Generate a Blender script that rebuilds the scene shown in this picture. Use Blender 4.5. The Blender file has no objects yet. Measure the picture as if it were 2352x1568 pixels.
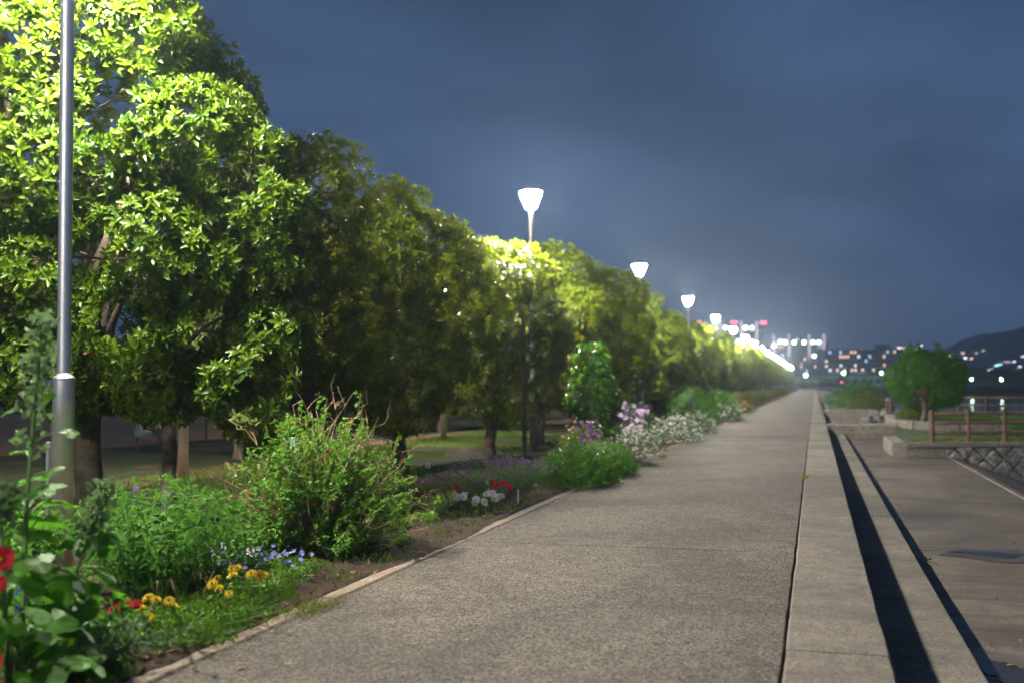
import bpy, math, random
import numpy as np
from mathutils import Vector, Matrix

# ------------------------------------------------------------------ camera
sc = bpy.context.scene
col = sc.collection
F = 2287.0                     # focal length in units of a 2352 px wide picture (35 mm lens)
CAM = np.array([0.0, 0.0, 1.2])
YAW, PITCH, ROLL = math.atan(0.3036), 0.045, 0.010
_f = np.array([-math.sin(YAW) * math.cos(PITCH), math.cos(YAW) * math.cos(PITCH), math.sin(PITCH)])
_r0 = np.array([math.cos(YAW), math.sin(YAW), 0.0])
_u0 = np.cross(_r0, _f)
_r = math.cos(ROLL) * _r0 - math.sin(ROLL) * _u0
_u = math.cos(ROLL) * _u0 + math.sin(ROLL) * _r0
cd = bpy.data.cameras.new('camera')
cam = bpy.data.objects.new('camera', cd)
col.objects.link(cam)
cam.matrix_world = Matrix(((_r[0], _u[0], -_f[0], CAM[0]), (_r[1], _u[1], -_f[1], CAM[1]),
                           (_r[2], _u[2], -_f[2], CAM[2]), (0, 0, 0, 1)))
cd.sensor_width = 36.0
cd.lens = 36.0 * F / 2352.0
cd.clip_start = 0.05
cd.clip_end = 9000.0
cd.dof.use_dof = True
cd.dof.focus_distance = 7.3
cd.dof.aperture_fstop = 1.4
cd.dof.aperture_blades = 0
sc.camera = cam

# ------------------------------------------------------------------ render settings
sc.render.engine = 'CYCLES'
sc.cycles.use_denoising = True
sc.cycles.denoiser = 'OPENIMAGEDENOISE'
sc.cycles.denoising_prefilter = 'ACCURATE'
sc.cycles.max_bounces = 6
sc.cycles.diffuse_bounces = 3
sc.cycles.glossy_bounces = 3
sc.cycles.transmission_bounces = 4
sc.cycles.volume_bounces = 0
sc.cycles.sample_clamp_indirect = 4.0
sc.cycles.use_light_tree = True
sc.view_settings.view_transform = 'Standard'
sc.view_settings.look = 'None'
sc.view_settings.exposure = 0.0
sc.view_settings.gamma = 1.0
sc.view_settings.use_curve_mapping = False

LAMP_POWER = 1850.0
SKY_POWER = 0.78

# ------------------------------------------------------------------ world: cloudy night sky
wd = bpy.data.worlds.new('World')
sc.world = wd
wd.use_nodes = True
nt = wd.node_tree
nt.nodes.clear()
def wn(t, **k):
    n = nt.nodes.new(t)
    for a, b in k.items():
        setattr(n, a, b)
    return n
tc = wn('ShaderNodeTexCoord')
sky = wn('ShaderNodeTexSky', sky_type='NISHITA', sun_disc=False)
sky.sun_elevation = math.radians(-4.0)
sky.sun_rotation = math.radians(250.0)
sep = wn('ShaderNodeSeparateXYZ')
nt.links.new(tc.outputs['Generated'], sep.inputs[0])
ramp = wn('ShaderNodeValToRGB')
nt.links.new(sep.outputs['Z'], ramp.inputs[0])
els = ramp.color_ramp.elements
els[0].position = 0.0; els[0].color = (0.075, 0.135, 0.31, 1)
els[1].position = 1.0; els[1].color = (0.020, 0.042, 0.090, 1)
for p, c in ((0.07, (0.104, 0.172, 0.345)), (0.18, (0.094, 0.166, 0.330)), (0.34, (0.060, 0.128, 0.262)), (0.55, (0.036, 0.075, 0.155))):
    e = els.new(p); e.color = (*c, 1)
mp = wn('ShaderNodeMapping')
mp.inputs['Scale'].default_value = (1.0, 1.0, 2.7)
mp.inputs['Location'].default_value = (0.37, 0.2, 0.1)
nt.links.new(tc.outputs['Generated'], mp.inputs[0])
nz = wn('ShaderNodeTexNoise')
nz.inputs['Scale'].default_value = 2.4
nz.inputs['Detail'].default_value = 4.0
nz.inputs['Roughness'].default_value = 0.5
nz.inputs['Distortion'].default_value = 0.4
nt.links.new(mp.outputs[0], nz.inputs['Vector'])
cr = wn('ShaderNodeMapRange')
cr.inputs['From Min'].default_value = 0.3
cr.inputs['From Max'].default_value = 0.7
cr.inputs['To Min'].default_value = 0.55
cr.inputs['To Max'].default_value = 1.42
nt.links.new(nz.outputs['Fac'], cr.inputs['Value'])
mul = wn('ShaderNodeVectorMath', operation='SCALE')
nt.links.new(ramp.outputs['Color'], mul.inputs[0])
nt.links.new(cr.outputs[0], mul.inputs['Scale'])
bg1 = wn('ShaderNodeBackground'); bg1.inputs['Strength'].default_value = SKY_POWER
nt.links.new(mul.outputs[0], bg1.inputs['Color'])
bg2 = wn('ShaderNodeBackground'); bg2.inputs['Strength'].default_value = 0.05
nt.links.new(sky.outputs[0], bg2.inputs['Color'])
add = wn('ShaderNodeAddShader')
nt.links.new(bg1.outputs[0], add.inputs[0]); nt.links.new(bg2.outputs[0], add.inputs[1])
wo = wn('ShaderNodeOutputWorld')
nt.links.new(add.outputs[0], wo.inputs['Surface'])

# ------------------------------------------------------------------ pixel helpers (2352 x 1568 picture)
def ray(px, py):
    return _f + _r * ((px - 1176.0) / F) - _u * ((py - 784.0) / F)
def G(px, py, z=0.0):
    d = ray(px, py)
    return CAM + d * ((z - CAM[2]) / d[2])
def D(px, py, depth):
    return CAM + ray(px, py) * depth

# ------------------------------------------------------------------ mesh builder
def unit(v):
    v = np.asarray(v, float)
    return v / np.maximum(np.linalg.norm(v, axis=-1, keepdims=True), 1e-9)

class MB:
    def __init__(self):
        self.v = []; self.f = []; self.r = []; self.m = []; self.n = 0
    def add(self, V, T, rnd=0.5, mi=0):
        V = np.asarray(V, np.float32).reshape(-1, 3); T = np.asarray(T, np.int32).reshape(-1, 3)
        self.v.append(V); self.f.append(T + self.n)
        self.r.append(np.broadcast_to(np.asarray(rnd, np.float32), (len(V),)).copy())
        self.m.append(np.full(len(T), mi, np.int32))
        self.n += len(V)
    def poly(self, V, faces, rnd=0.5, mi=0):
        T = []
        for f in faces:
            for k in range(1, len(f) - 1):
                T.append((f[0], f[k], f[k + 1]))
        self.add(V, T, rnd, mi)
    def box(self, c, s, rz=0.0, mi=0, rnd=0.5, bev=0.0):
        c = np.asarray(c, float); hx, hy, hz = [q / 2 for q in s]
        ca, sa = math.cos(rz), math.sin(rz)
        if bev <= 0:
            L = [(x, y, z) for z in (-hz, hz) for x, y in ((-hx, -hy), (hx, -hy), (hx, hy), (-hx, hy))]
            fc = [(3, 2, 1, 0), (4, 5, 6, 7), (0, 1, 5, 4), (1, 2, 6, 5), (2, 3, 7, 6), (3, 0, 4, 7)]
        else:
            b = bev; L = []
            for z, i in ((-hz, b), (-hz + b, 0), (hz - b, 0), (hz, b)):
                L += [(x, y, z) for x, y in ((-hx + i, -hy + i), (hx - i, -hy + i), (hx - i, hy - i), (-hx + i, hy - i))]
            fc = [(3, 2, 1, 0), (12, 13, 14, 15)]
            for k in range(3):
                for j in range(4):
                    a, bb = 4 * k + j, 4 * k + (j + 1) % 4
                    fc.append((a, bb, bb + 4, a + 4))
        V = np.array([(x * ca - y * sa, x * sa + y * ca, z) for x, y, z in L]) + c
        self.poly(V, fc, rnd, mi)
    def tube(self, pts, rad, k=6, mi=0, rnd=0.5, cap=True):
        P = np.asarray(pts, float); n = len(P)
        R = np.broadcast_to(np.asarray(rad, float), (n,))
        T = unit(np.gradient(P, axis=0))
        ref = np.array([0.31, 0.17, 0.93]) if abs(unit(P[-1] - P[0])[2]) < 0.8 else np.array([0.95, 0.3, 0.05])
        A = unit(np.cross(T, ref)); B = np.cross(T, A)
        an = np.arange(k) * 2 * math.pi / k
        V = P[:, None, :] + R[:, None, None] * (A[:, None, :] * np.cos(an)[None, :, None] + B[:, None, :] * np.sin(an)[None, :, None])
        i = np.arange(n - 1)[:, None] * k; j = np.arange(k)[None, :]; j2 = (j + 1) % k
        a, b, c, d = i + j, i + j2, i + k + j2, i + k + j
        Tr = np.concatenate([np.stack([a, b, c], -1).reshape(-1, 3), np.stack([a, c, d], -1).reshape(-1, 3)])
        V = V.reshape(-1, 3)
        if cap:
            V = np.vstack([V, P[0], P[-1]]); c0, c1 = n * k, n * k + 1
            q = np.arange(k); q2 = (q + 1) % k
            Tr = np.concatenate([Tr, np.stack([np.full(k, c0), q2, q], -1), np.stack([np.full(k, c1), (n - 1) * k + q, (n - 1) * k + q2], -1)])
        self.add(V, Tr, rnd, mi)
    def lathe(self, prof, c, k=20, mi=0, rnd=0.5):
        prof = np.asarray(prof, float); n = len(prof); an = np.arange(k) * 2 * math.pi / k
        V = np.zeros((n, k, 3)); V[:, :, 0] = prof[:, :1] * np.cos(an); V[:, :, 1] = prof[:, :1] * np.sin(an); V[:, :, 2] = prof[:, 1:]
        V = V.reshape(-1, 3) + np.asarray(c, float)
        i = np.arange(n - 1)[:, None] * k; j = np.arange(k)[None, :]; j2 = (j + 1) % k
        a, b, c_, d = i + j, i + j2, i + k + j2, i + k + j
        self.add(V, np.concatenate([np.stack([a, b, c_], -1).reshape(-1, 3), np.stack([a, c_, d], -1).reshape(-1, 3)]), rnd, mi)
    def mesh(self, name, mats, smooth=False):
        V = np.concatenate(self.v); T = np.concatenate(self.f); R = np.concatenate(self.r); M = np.concatenate(self.m)
        me = bpy.data.meshes.new(name)
        me.vertices.add(len(V)); me.vertices.foreach_set('co', V.ravel())
        me.loops.add(len(T) * 3); me.loops.foreach_set('vertex_index', T.ravel().astype(np.int32))
        me.polygons.add(len(T)); me.polygons.foreach_set('loop_start', np.arange(len(T), dtype=np.int32) * 3)
        me.polygons.foreach_set('material_index', M)
        me.polygons.foreach_set('use_smooth', np.full(len(T), bool(smooth)))
        at = me.attributes.new('rnd', 'FLOAT', 'POINT'); at.data.foreach_set('value', R)
        for m in (mats if isinstance(mats, (list, tuple)) else [mats]):
            me.materials.append(m)
        me.update(calc_edges=True); me.validate()
        return me
    def build(self, name, mats, parent=None, smooth=False, kind=None):
        return put(name, self.mesh(name, mats, smooth), parent, kind)

def put(name, me, parent=None, kind=None, loc=None):
    o = bpy.data.objects.new(name, me); col.objects.link(o)
    if parent is not None: o.parent = parent
    if kind: o['kind'] = kind
    if loc is not None: o.location = loc
    return o
def tag(o, label, cat, group=None):
    o['label'] = label; o['category'] = cat
    if group: o['group'] = group
    return o
def thing(name, label, cat, loc=(0, 0, 0), rz=0.0, group=None):
    o = bpy.data.objects.new(name, None); col.objects.link(o)
    o.empty_display_size = 0.1
    o.location = tuple(float(q) for q in loc); o.rotation_euler = (0, 0, rz)
    return tag(o, label, cat, group)
def copy_tree(o, parent=None):
    c = o.copy(); col.objects.link(c); c.parent = parent
    for ch in o.children: copy_tree(ch, c)
    return c

# ------------------------------------------------------------------ leaves
TMPL_HI = (np.array([[0, 0, 0], [.3, 0, 0], [.68, 0, 0], [1, 0, 0], [.3, 1, .1], [.3, -1, .1], [.68, .92, .12], [.68, -.92, .12]]),
           np.array([[0, 1, 4], [0, 5, 1], [1, 2, 6], [1, 6, 4], [1, 5, 7], [1, 7, 2], [2, 3, 6], [2, 7, 3]]))
TMPL_MID = (np.array([[0, 0, 0], [.55, 0, 0], [1, 0, 0], [.5, 1, .12], [.5, -1, .12]]),
            np.array([[0, 1, 3], [0, 4, 1], [1, 2, 3], [1, 4, 2]]))
TMPL_LOW = (np.array([[0, 0, 0], [1, 0, 0], [.5, 1, .12], [.5, -1, .12]]), np.array([[0, 1, 2], [0, 3, 1]]))
def leaves(mb, P, T, N, L, W, tmpl=TMPL_HI, curl=0.25, rnd=None, rng=None, mi=0):
    P = np.asarray(P, float); n = len(P)
    if n == 0: return
    T = unit(T); S = unit(np.cross(T, np.asarray(N, float) + 1e-4)); N2 = np.cross(S, T)
    L = np.broadcast_to(np.asarray(L, float), (n,)); W = np.broadcast_to(np.asarray(W, float), (n,))
    curl = np.broadcast_to(np.asarray(curl, float), (n,))
    t, s, h = tmpl[0][:, 0], tmpl[0][:, 1], tmpl[0][:, 2]
    V = (P[:, None, :] + T[:, None, :] * (t[None, :] * L[:, None])[:, :, None]
         + S[:, None, :] * (s[None, :] * W[:, None] * .5)[:, :, None]
         + N2[:, None, :] * (h[None, :] * W[:, None] * 2.0 - curl[:, None] * L[:, None] * t[None, :] ** 2)[:, :, None])
    Fc = tmpl[1][None, :, ::-1] + (np.arange(n) * len(t))[:, None, None]
    if rnd is None: rnd = rng.random(n)
    mb.add(V.reshape(-1, 3), Fc.reshape(-1, 3), np.repeat(rnd, len(t)), mi)
def frame(Dv):
    Dv = unit(Dv)
    ref = np.where(np.abs(Dv[:, 2:3]) > .9, np.array([[1., 0, 0]]), np.array([[0, 0, 1.]]))
    A = unit(np.cross(Dv, ref)); return A, np.cross(Dv, A)
def rosettes(mb, P, Dv, nl, L, W, rng, tmpl=TMPL_HI, rnd0=None, tilt=(15, 95), mi=0):
    """whorls of leaves at shoot tips"""
    n = len(P); Dv = unit(Dv); A, B = frame(Dv)
    rnd0 = rng.random(n) if rnd0 is None else rnd0
    ph = rng.random(n) * 6.28; size = rng.uniform(.68, 1.18, n)
    for k in range(nl):
        q = (k + .5) / nl
        el = np.radians(tilt[0] + (tilt[1] - tilt[0]) * q ** .8 + rng.normal(0, 14, n))
        az = ph + k * 2.399 + rng.normal(0, .15, n)
        out = A * np.cos(az)[:, None] + B * np.sin(az)[:, None]
        T = Dv * np.cos(el)[:, None] + out * np.sin(el)[:, None]
        N = Dv * np.sin(el)[:, None] - out * np.cos(el)[:, None]
        ll = L * (.72 + .42 * q) * size * rng.uniform(.7, 1.22, n)
        leaves(mb, P + Dv * (L * .32 * (1 - q))[None].T if False else P + Dv * (L * .35 * (1 - q)), T, N, ll, ll * W / L * rng.uniform(.9, 1.15, n), tmpl,
               curl=rng.uniform(.05, .35, n), rnd=np.clip(rnd0 * .6 + .4 * rng.random(n), 0, 1), mi=mi)

# ------------------------------------------------------------------ materials
def new_mat(name):
    m = bpy.data.materials.new(name); m.use_nodes = True
    t = m.node_tree; t.nodes.clear()
    o = t.nodes.new('ShaderNodeOutputMaterial')
    return m, t, o
def nd(t, ty, ins=None, **k):
    n = t.nodes.new(ty)
    for a, b in k.items(): setattr(n, a, b)
    for a, b in (ins or {}).items():
        if isinstance(b, bpy.types.NodeSocket): t.links.new(b, n.inputs[a])
        else: n.inputs[a].default_value = b
    return n
def c4(c): return (c[0], c[1], c[2], 1.0)
def ramp_node(t, fac, stops):
    r = nd(t, 'ShaderNodeValToRGB', {0: fac})
    e = r.color_ramp.elements
    e[0].position = stops[0][0]; e[0].color = c4(stops[0][1])
    e[1].position = stops[-1][0]; e[1].color = c4(stops[-1][1])
    for p, c in stops[1:-1]:
        q = e.new(p); q.color = c4(c)
    return r.outputs['Color']
def mixc(t, fac, a, b, mode='MIX'):
    n = nd(t, 'ShaderNodeMix', data_type='RGBA', blend_type=mode)
    for idx, v in ((0, fac), (6, a), (7, b)):
        if isinstance(v, bpy.types.NodeSocket): t.links.new(v, n.inputs[idx])
        else: n.inputs[idx].default_value = v if idx == 0 else c4(v)
    return n.outputs[2]
def leaf_mat(name, dark, lite, under=None, rough=.38, trans=.3, spec=.5, dry=None):
    m, t, o = new_mat(name)
    a = nd(t, 'ShaderNodeAttribute', attribute_name='rnd').outputs['Fac']
    stops = [(0.0, dark), (.9, lite)]
    if dry: stops += [(.955, lite), (.965, dry), (1.0, dry)]
    c = ramp_node(t, a, stops)
    g = nd(t, 'ShaderNodeNewGeometry')
    base = mixc(t, g.outputs['Backfacing'], c, under or tuple(q * 1.15 for q in lite))
    p = nd(t, 'ShaderNodeBsdfPrincipled', {'Base Color': base, 'Roughness': rough, 'Specular IOR Level': spec})
    tcol = mixc(t, .5, c, tuple(min(1, q * 1.5) for q in lite))
    tr = nd(t, 'ShaderNodeBsdfTranslucent', {'Color': tcol})
    mx = nd(t, 'ShaderNodeMixShader', {0: trans, 1: p.outputs[0], 2: tr.outputs[0]})
    t.links.new(mx.outputs[0], o.inputs[0])
    return m
def noise(t, scale, detail=4, rough=.55, vec=None, dist=0.0):
    n = nd(t, 'ShaderNodeTexNoise', {'Scale': scale, 'Detail': detail, 'Roughness': rough, 'Distortion': dist})
    if vec is not None: t.links.new(vec, n.inputs['Vector'])
    return n.outputs['Fac']
def objco(t): return nd(t, 'ShaderNodeNewGeometry').outputs['Position']
def mapv(t, vec, scale):
    return nd(t, 'ShaderNodeMapping', {'Vector': vec, 'Scale': scale}).outputs[0]
def bump(t, h, strength, dist=.01, normal=None):
    d = {'Height': h, 'Strength': strength, 'Distance': dist}
    if normal is not None: d['Normal'] = normal
    return nd(t, 'ShaderNodeBump', d).outputs[0]
def plain(name, base, rough=.7, metallic=0.0, spec=.5, var=.25, scale=6.0, bmp=.0, bscale=40.0):
    m, t, o = new_mat(name); v = objco(t)
    n = noise(t, scale, 5, .6, v)
    c = ramp_node(t, n, [(.3, tuple(q * (1 - var) for q in base)), (.7, tuple(min(1, q * (1 + var)) for q in base))])
    d = {'Base Color': c, 'Roughness': rough, 'Metallic': metallic, 'Specular IOR Level': spec}
    if bmp: d['Normal'] = bump(t, noise(t, bscale, 5, .6, v), bmp)
    p = nd(t, 'ShaderNodeBsdfPrincipled', d)
    t.links.new(p.outputs[0], o.inputs[0]); return m
def emit(name, c, s, sample=True):
    m, t, o = new_mat(name)
    e = nd(t, 'ShaderNodeEmission', {'Color': c4(c), 'Strength': s})
    t.links.new(e.outputs[0], o.inputs[0])
    m.cycles.emission_sampling = 'AUTO' if sample else 'NONE'
    return m
def concrete(name, lo, hi, stone_scale, speck=.5, bmp=.5, streak=None, stain=(.10, .085, .065), rough=.85, damp=False):
    m, t, o = new_mat(name); v = objco(t)
    vo = nd(t, 'ShaderNodeTexVoronoi', {'Scale': stone_scale, 'Vector': v})
    vcol = nd(t, 'ShaderNodeSeparateColor', {0: vo.outputs['Color']}).outputs[0]
    fine = noise(t, stone_scale * .55, 3, .7, v)
    mid = noise(t, 7.0, 5, .65, v)
    big = noise(t, .8, 4, .6, v, .6)
    f = nd(t, 'ShaderNodeMath', {0: vcol, 1: speck}, operation='MULTIPLY').outputs[0]
    f = nd(t, 'ShaderNodeMath', {0: f, 1: fine}, operation='ADD').outputs[0]
    f = nd(t, 'ShaderNodeMapRange', {'Value': f, 'From Min': .32, 'From Max': .55 + speck}).outputs[0]
    c = ramp_node(t, f, [(0.0, tuple(q * .55 for q in lo)), (.4, lo), (.75, hi), (1.0, tuple(min(1, q * 1.35) for q in hi))])
    k = nd(t, 'ShaderNodeMapRange', {'Value': big, 'From Min': .35, 'From Max': .68, 'To Min': .0, 'To Max': .75}).outputs[0]
    c = mixc(t, k, c, stain, 'MULTIPLY') if False else mixc(t, nd(t, 'ShaderNodeMath', {0: k, 1: .5}, operation='MULTIPLY').outputs[0], c, stain)
    k2 = nd(t, 'ShaderNodeMapRange', {'Value': mid, 'From Min': .3, 'From Max': .7, 'To Min': .72, 'To Max': 1.18}).outputs[0]
    pt = noise(t, .45, 3, .5, v, 1.2)
    k4 = nd(t, 'ShaderNodeMapRange', {'Value': pt, 'From Min': .4, 'From Max': .6, 'To Min': .80, 'To Max': 1.14}).outputs[0]
    k2 = nd(t, 'ShaderNodeMath', {0: k2, 1: k4}, operation='MULTIPLY').outputs[0]
    c = nd(t, 'ShaderNodeVectorMath', {0: c, 'Scale': k2}, operation='SCALE').outputs[0]
    rg = rough
    if streak:
        s = noise(t, 1.0, 6, .7, mapv(t, v, streak))
        k3 = nd(t, 'ShaderNodeMapRange', {'Value': s, 'From Min': .35, 'From Max': .65, 'To Min': .62, 'To Max': 1.12}).outputs[0]
        c = nd(t, 'ShaderNodeVectorMath', {0: c, 'Scale': k3}, operation='SCALE').outputs[0]
    if damp:
        rg = nd(t, 'ShaderNodeMapRange', {'Value': big, 'From Min': .42, 'From Max': .62, 'To Min': rough, 'To Max': .45}).outputs[0]
    hh = nd(t, 'ShaderNodeMath', {0: vcol, 1: fine}, operation='ADD').outputs[0]
    nrm = bump(t, hh, bmp, .006)
    nrm = bump(t, mid, bmp * .4, .02, nrm)
    p = nd(t, 'ShaderNodeBsdfPrincipled', {'Base Color': c, 'Roughness': rg, 'Normal': nrm, 'Specular IOR Level': .4})
    t.links.new(p.outputs[0], o.inputs[0]); return m

M = {}
M['tree_leaf'] = leaf_mat('tree_leaf', (.026, .080, .003), (.130, .208, .005), under=(.15, .20, .045), rough=.42, trans=.34, spec=.32, dry=(.30, .15, .03))
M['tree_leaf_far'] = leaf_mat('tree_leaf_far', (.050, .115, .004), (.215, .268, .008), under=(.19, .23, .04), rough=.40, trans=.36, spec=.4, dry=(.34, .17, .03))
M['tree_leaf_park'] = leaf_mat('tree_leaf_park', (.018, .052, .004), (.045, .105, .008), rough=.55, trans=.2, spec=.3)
M['round_leaf'] = leaf_mat('round_leaf', (.030, .115, .005), (.085, .235, .011), rough=.55, trans=.2, spec=.25)
M['shrub_leaf'] = leaf_mat('shrub_leaf', (.045, .160, .012), (.145, .335, .024), rough=.5, trans=.42, dry=(.28, .12, .04), spec=.3)
M['sage_leaf'] = leaf_mat('sage_leaf', (.036, .140, .012), (.115, .300, .028), under=(.10, .22, .05), rough=.65, trans=.35, spec=.15)
M['hollyhock_leaf'] = leaf_mat('hollyhock_leaf', (.040, .170, .008), (.110, .320, .015), under=(.12, .27, .05), rough=.5, trans=.38, spec=.3)
M['herb_leaf'] = leaf_mat('herb_leaf', (.042, .135, .008), (.140, .300, .016), rough=.5, trans=.3, dry=(.32, .22, .07), spec=.3)
M['vine_leaf'] = leaf_mat('vine_leaf', (.045, .150, .014), (.110, .270, .022), rough=.22, trans=.33, spec=.7)
M['hedge_leaf'] = leaf_mat('hedge_leaf', (.055, .080, .012), (.155, .170, .030), rough=.55, trans=.25, spec=.3)
M['grey_leaf'] = leaf_mat('grey_leaf', (.07, .15, .04), (.17, .28, .11), rough=.6, trans=.25)
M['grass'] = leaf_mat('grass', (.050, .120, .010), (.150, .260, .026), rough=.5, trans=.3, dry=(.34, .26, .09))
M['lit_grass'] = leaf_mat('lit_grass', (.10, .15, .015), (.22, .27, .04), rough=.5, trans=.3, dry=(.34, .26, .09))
M['dry_leaf'] = leaf_mat('dry_leaf', (.20, .095, .045), (.42, .25, .13), rough=.6, trans=.12)
M['dry_stalk'] = plain('dry_stalk', (.32, .23, .13), .8, var=.3)
M['twig'] = plain('twig', (.52, .36, .20), .8, var=.3, scale=30)
M['stem'] = plain('stem', (.13, .24, .06), .6, var=.2)
M['bark'] = plain('bark', (.15, .115, .085), .9, var=.45, scale=9, bmp=.9, bscale=28)
M['limb'] = plain('limb', (.19, .14, .105), .85, var=.3, scale=12, bmp=.5, bscale=40)
def petal(name, a, b): return leaf_mat(name, a, b, rough=.55, trans=.25, spec=.3)
M['yellow'] = petal('yellow_petal', (.72, .50, .02), (.85, .66, .04))
M['red'] = petal('red_petal', (.36, .008, .015), (.62, .02, .03))
M['crimson'] = petal('crimson_petal', (.45, .01, .05), (.70, .03, .10))
M['violet'] = petal('violet_petal', (.20, .18, .62), (.45, .42, .85))
M['purple'] = petal('purple_petal', (.26, .06, .42), (.48, .17, .66))
M['magenta'] = petal('magenta_petal', (.40, .07, .46), (.60, .18, .62))
M['lilac'] = petal('lilac_petal', (.52, .36, .62), (.75, .60, .80))
M['pink'] = petal('pink_petal', (.65, .22, .25), (.80, .40, .38))
M['white'] = petal('white_petal', (.70, .70, .66), (.85, .84, .80))
M['cream'] = petal('cream_petal', (.75, .72, .50), (.85, .82, .66))
M['flower_eye'] = plain('flower_eye', (.45, .16, .01), .8)
M['steel'] = None
def steel():
    m, t, o = new_mat('brushed_steel'); v = objco(t)
    n = noise(t, 1.0, 4, .6, mapv(t, v, (220, 220, 3)))
    r = nd(t, 'ShaderNodeMapRange', {'Value': n, 'To Min': .34, 'To Max': .50}).outputs[0]
    g = noise(t, 3, 4, .6, v)
    c = ramp_node(t, g, [(.3, (.66, .66, .67)), (.7, (.78, .78, .79))])
    p = nd(t, 'ShaderNodeBsdfPrincipled', {'Base Color': c, 'Metallic': .85, 'Roughness': r, 'Anisotropic': .4})
    t.links.new(p.outputs[0], o.inputs[0]); return m
M['steel'] = steel()
M['lamp_light'] = emit('lamp_light', (1.0, .93, .82), LAMP_POWER)
M['park_light'] = emit('park_light', (1.0, .84, .66), LAMP_POWER * .45)
M['path'] = concrete('path_aggregate', (.056, .048, .038), (.208, .178, .137), 100.0, .75, 1.0, stain=(.072, .063, .052))
M['kerb'] = concrete('kerb_concrete', (.140, .122, .095), (.265, .232, .183), 170.0, .35, .45, stain=(.09, .079, .062))
M['edging'] = concrete('edging_concrete', (.23, .18, .13), (.36, .29, .22), 150.0, .35, .4, stain=(.20, .14, .09))
M['paving'] = concrete('damp_paving', (.145, .116, .088), (.245, .200, .152), 150.0, .35, .4, streak=(.7, 5.0, 1.0), stain=(.09, .072, .055), rough=.7, damp=True)
M['terrace'] = concrete('terrace_concrete', (.21, .18, .15), (.34, .30, .25), 60.0, .3, .4)
M['stone'] = concrete('wall_stone', (.21, .195, .175), (.37, .35, .31), 26.0, .6, .9, stain=(.17, .15, .12))
M['block'] = concrete('planter_stone', (.24, .215, .19), (.40, .36, .32), 30.0, .4, .6, stain=(.18, .145, .12))
M['log'] = plain('fence_log', (.185, .115, .082), .8, var=.3, scale=5, bmp=.6, bscale=30)
M['mortar'] = plain('mortar', (.12, .108, .088), .95)
M['soil'] = None
def soil():
    m, t, o = new_mat('garden_soil'); v = objco(t)
    n1 = noise(t, 60, 6, .75, v); n2 = noise(t, 2.2, 4, .6, v)
    c = ramp_node(t, n1, [(.3, (.030, .018, .010)), (.5, (.082, .050, .028)), (.72, (.175, .112, .066))])
    c = mixc(t, nd(t, 'ShaderNodeMapRange', {'Value': n2, 'From Min': .4, 'From Max': .65}).outputs[0], c, (.055, .033, .019))
    p = nd(t, 'ShaderNodeBsdfPrincipled', {'Base Color': c, 'Roughness': .95, 'Normal': bump(t, n1, 1.0, .03)})
    t.links.new(p.outputs[0], o.inputs[0]); return m
M['soil'] = soil()
def ground_mat():
    m, t, o = new_mat('park_ground'); v = objco(t)
    n1 = noise(t, 25, 6, .7, v); n2 = noise(t, .35, 4, .6, v, .5); n3 = noise(t, 1.6, 4, .6, v)
    g = ramp_node(t, n1, [(.3, (.012, .022, .006)), (.7, (.038, .060, .013))])
    d = ramp_node(t, n1, [(.3, (.09, .052, .030)), (.7, (.16, .10, .06))])
    x = nd(t, 'ShaderNodeMath', {0: n2, 1: n3}, operation='ADD').outputs[0]
    k = nd(t, 'ShaderNodeMapRange', {'Value': x, 'From Min': 1.06, 'From Max': 1.16}).outputs[0]
    c = mixc(t, k, g, d)
    p = nd(t, 'ShaderNodeBsdfPrincipled', {'Base Color': c, 'Roughness': .95, 'Normal': bump(t, n1, .8, .03)})
    t.links.new(p.outputs[0], o.inputs[0]); return m
M['ground'] = ground_mat()
M['dirt'] = plain('playing_field_dirt', (.36, .205, .115), .95, var=.2, scale=2.5)
M['trodden'] = plain('trodden_earth', (.13, .078, .048), .95, var=.3, scale=3)
M['lawn'] = plain('lawn', (.045, .085, .018), .95, var=.5, scale=14, bmp=.8, bscale=60)
def water(name, c, r, sc_, st):
    m, t, o = new_mat(name); v = objco(t)
    n = noise(t, 1.0, 3, .5, mapv(t, v, sc_))
    p = nd(t, 'ShaderNodeBsdfPrincipled', {'Base Color': c4(c), 'Roughness': r, 'IOR': 1.33, 'Specular IOR Level': .5, 'Normal': bump(t, n, st, .05)})
    t.links.new(p.outputs[0], o.inputs[0]); return m
M['sea'] = water('sea_water', (.012, .022, .038), .08, (.5, .5, 1), .35)
M['wet'] = concrete('wet_paving', (.100, .080, .062), (.165, .134, .104), 150.0, .35, .25, rough=.32)
M['puddle'] = water('puddle_water', (.035, .03, .025), .03, (9, 9, 1), .02)
M['wire'] = plain('galvanised_wire', (.05, .055, .05), .7)
M['plastic_white'] = plain('white_plastic', (.75, .75, .75), .4, var=.05)
M['plastic_blue'] = plain('pale_blue_plastic', (.42, .56, .68), .4, var=.15)
M['hose_blue'] = plain('blue_hose', (.04, .20, .62), .4)
M['hill'] = plain('forest_hill', (.085, .14, .15), 1.0, var=.2, scale=.02)
M['bldg'] = plain('dusk_wall', (.26, .30, .37), .9, var=.1, scale=.3)
M['bldg_dark'] = plain('dark_wall', (.085, .11, .155), .9, var=.1, scale=.3)
M['glass_dark'] = plain('dark_glass', (.02, .03, .05), .2)
M['teal_lit_wall'] = plain('pale_warehouse', (.30, .45, .45), .8, var=.1, scale=.3)  # pale wall with the glow of greenish lamps painted in
M['win_blue'] = emit('lit_window_blue', (.35, .60, 1.0), 1.9, False)
M['win_warm'] = emit('lit_window_warm', (1.0, .62, .42), 1.9, False)
M['win_white'] = emit('lit_window_white', (.85, .92, 1.0), 1.9, False)
M['bulb_white'] = emit('bulb_white', (1.0, .98, .80), 14.0, False)
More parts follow.
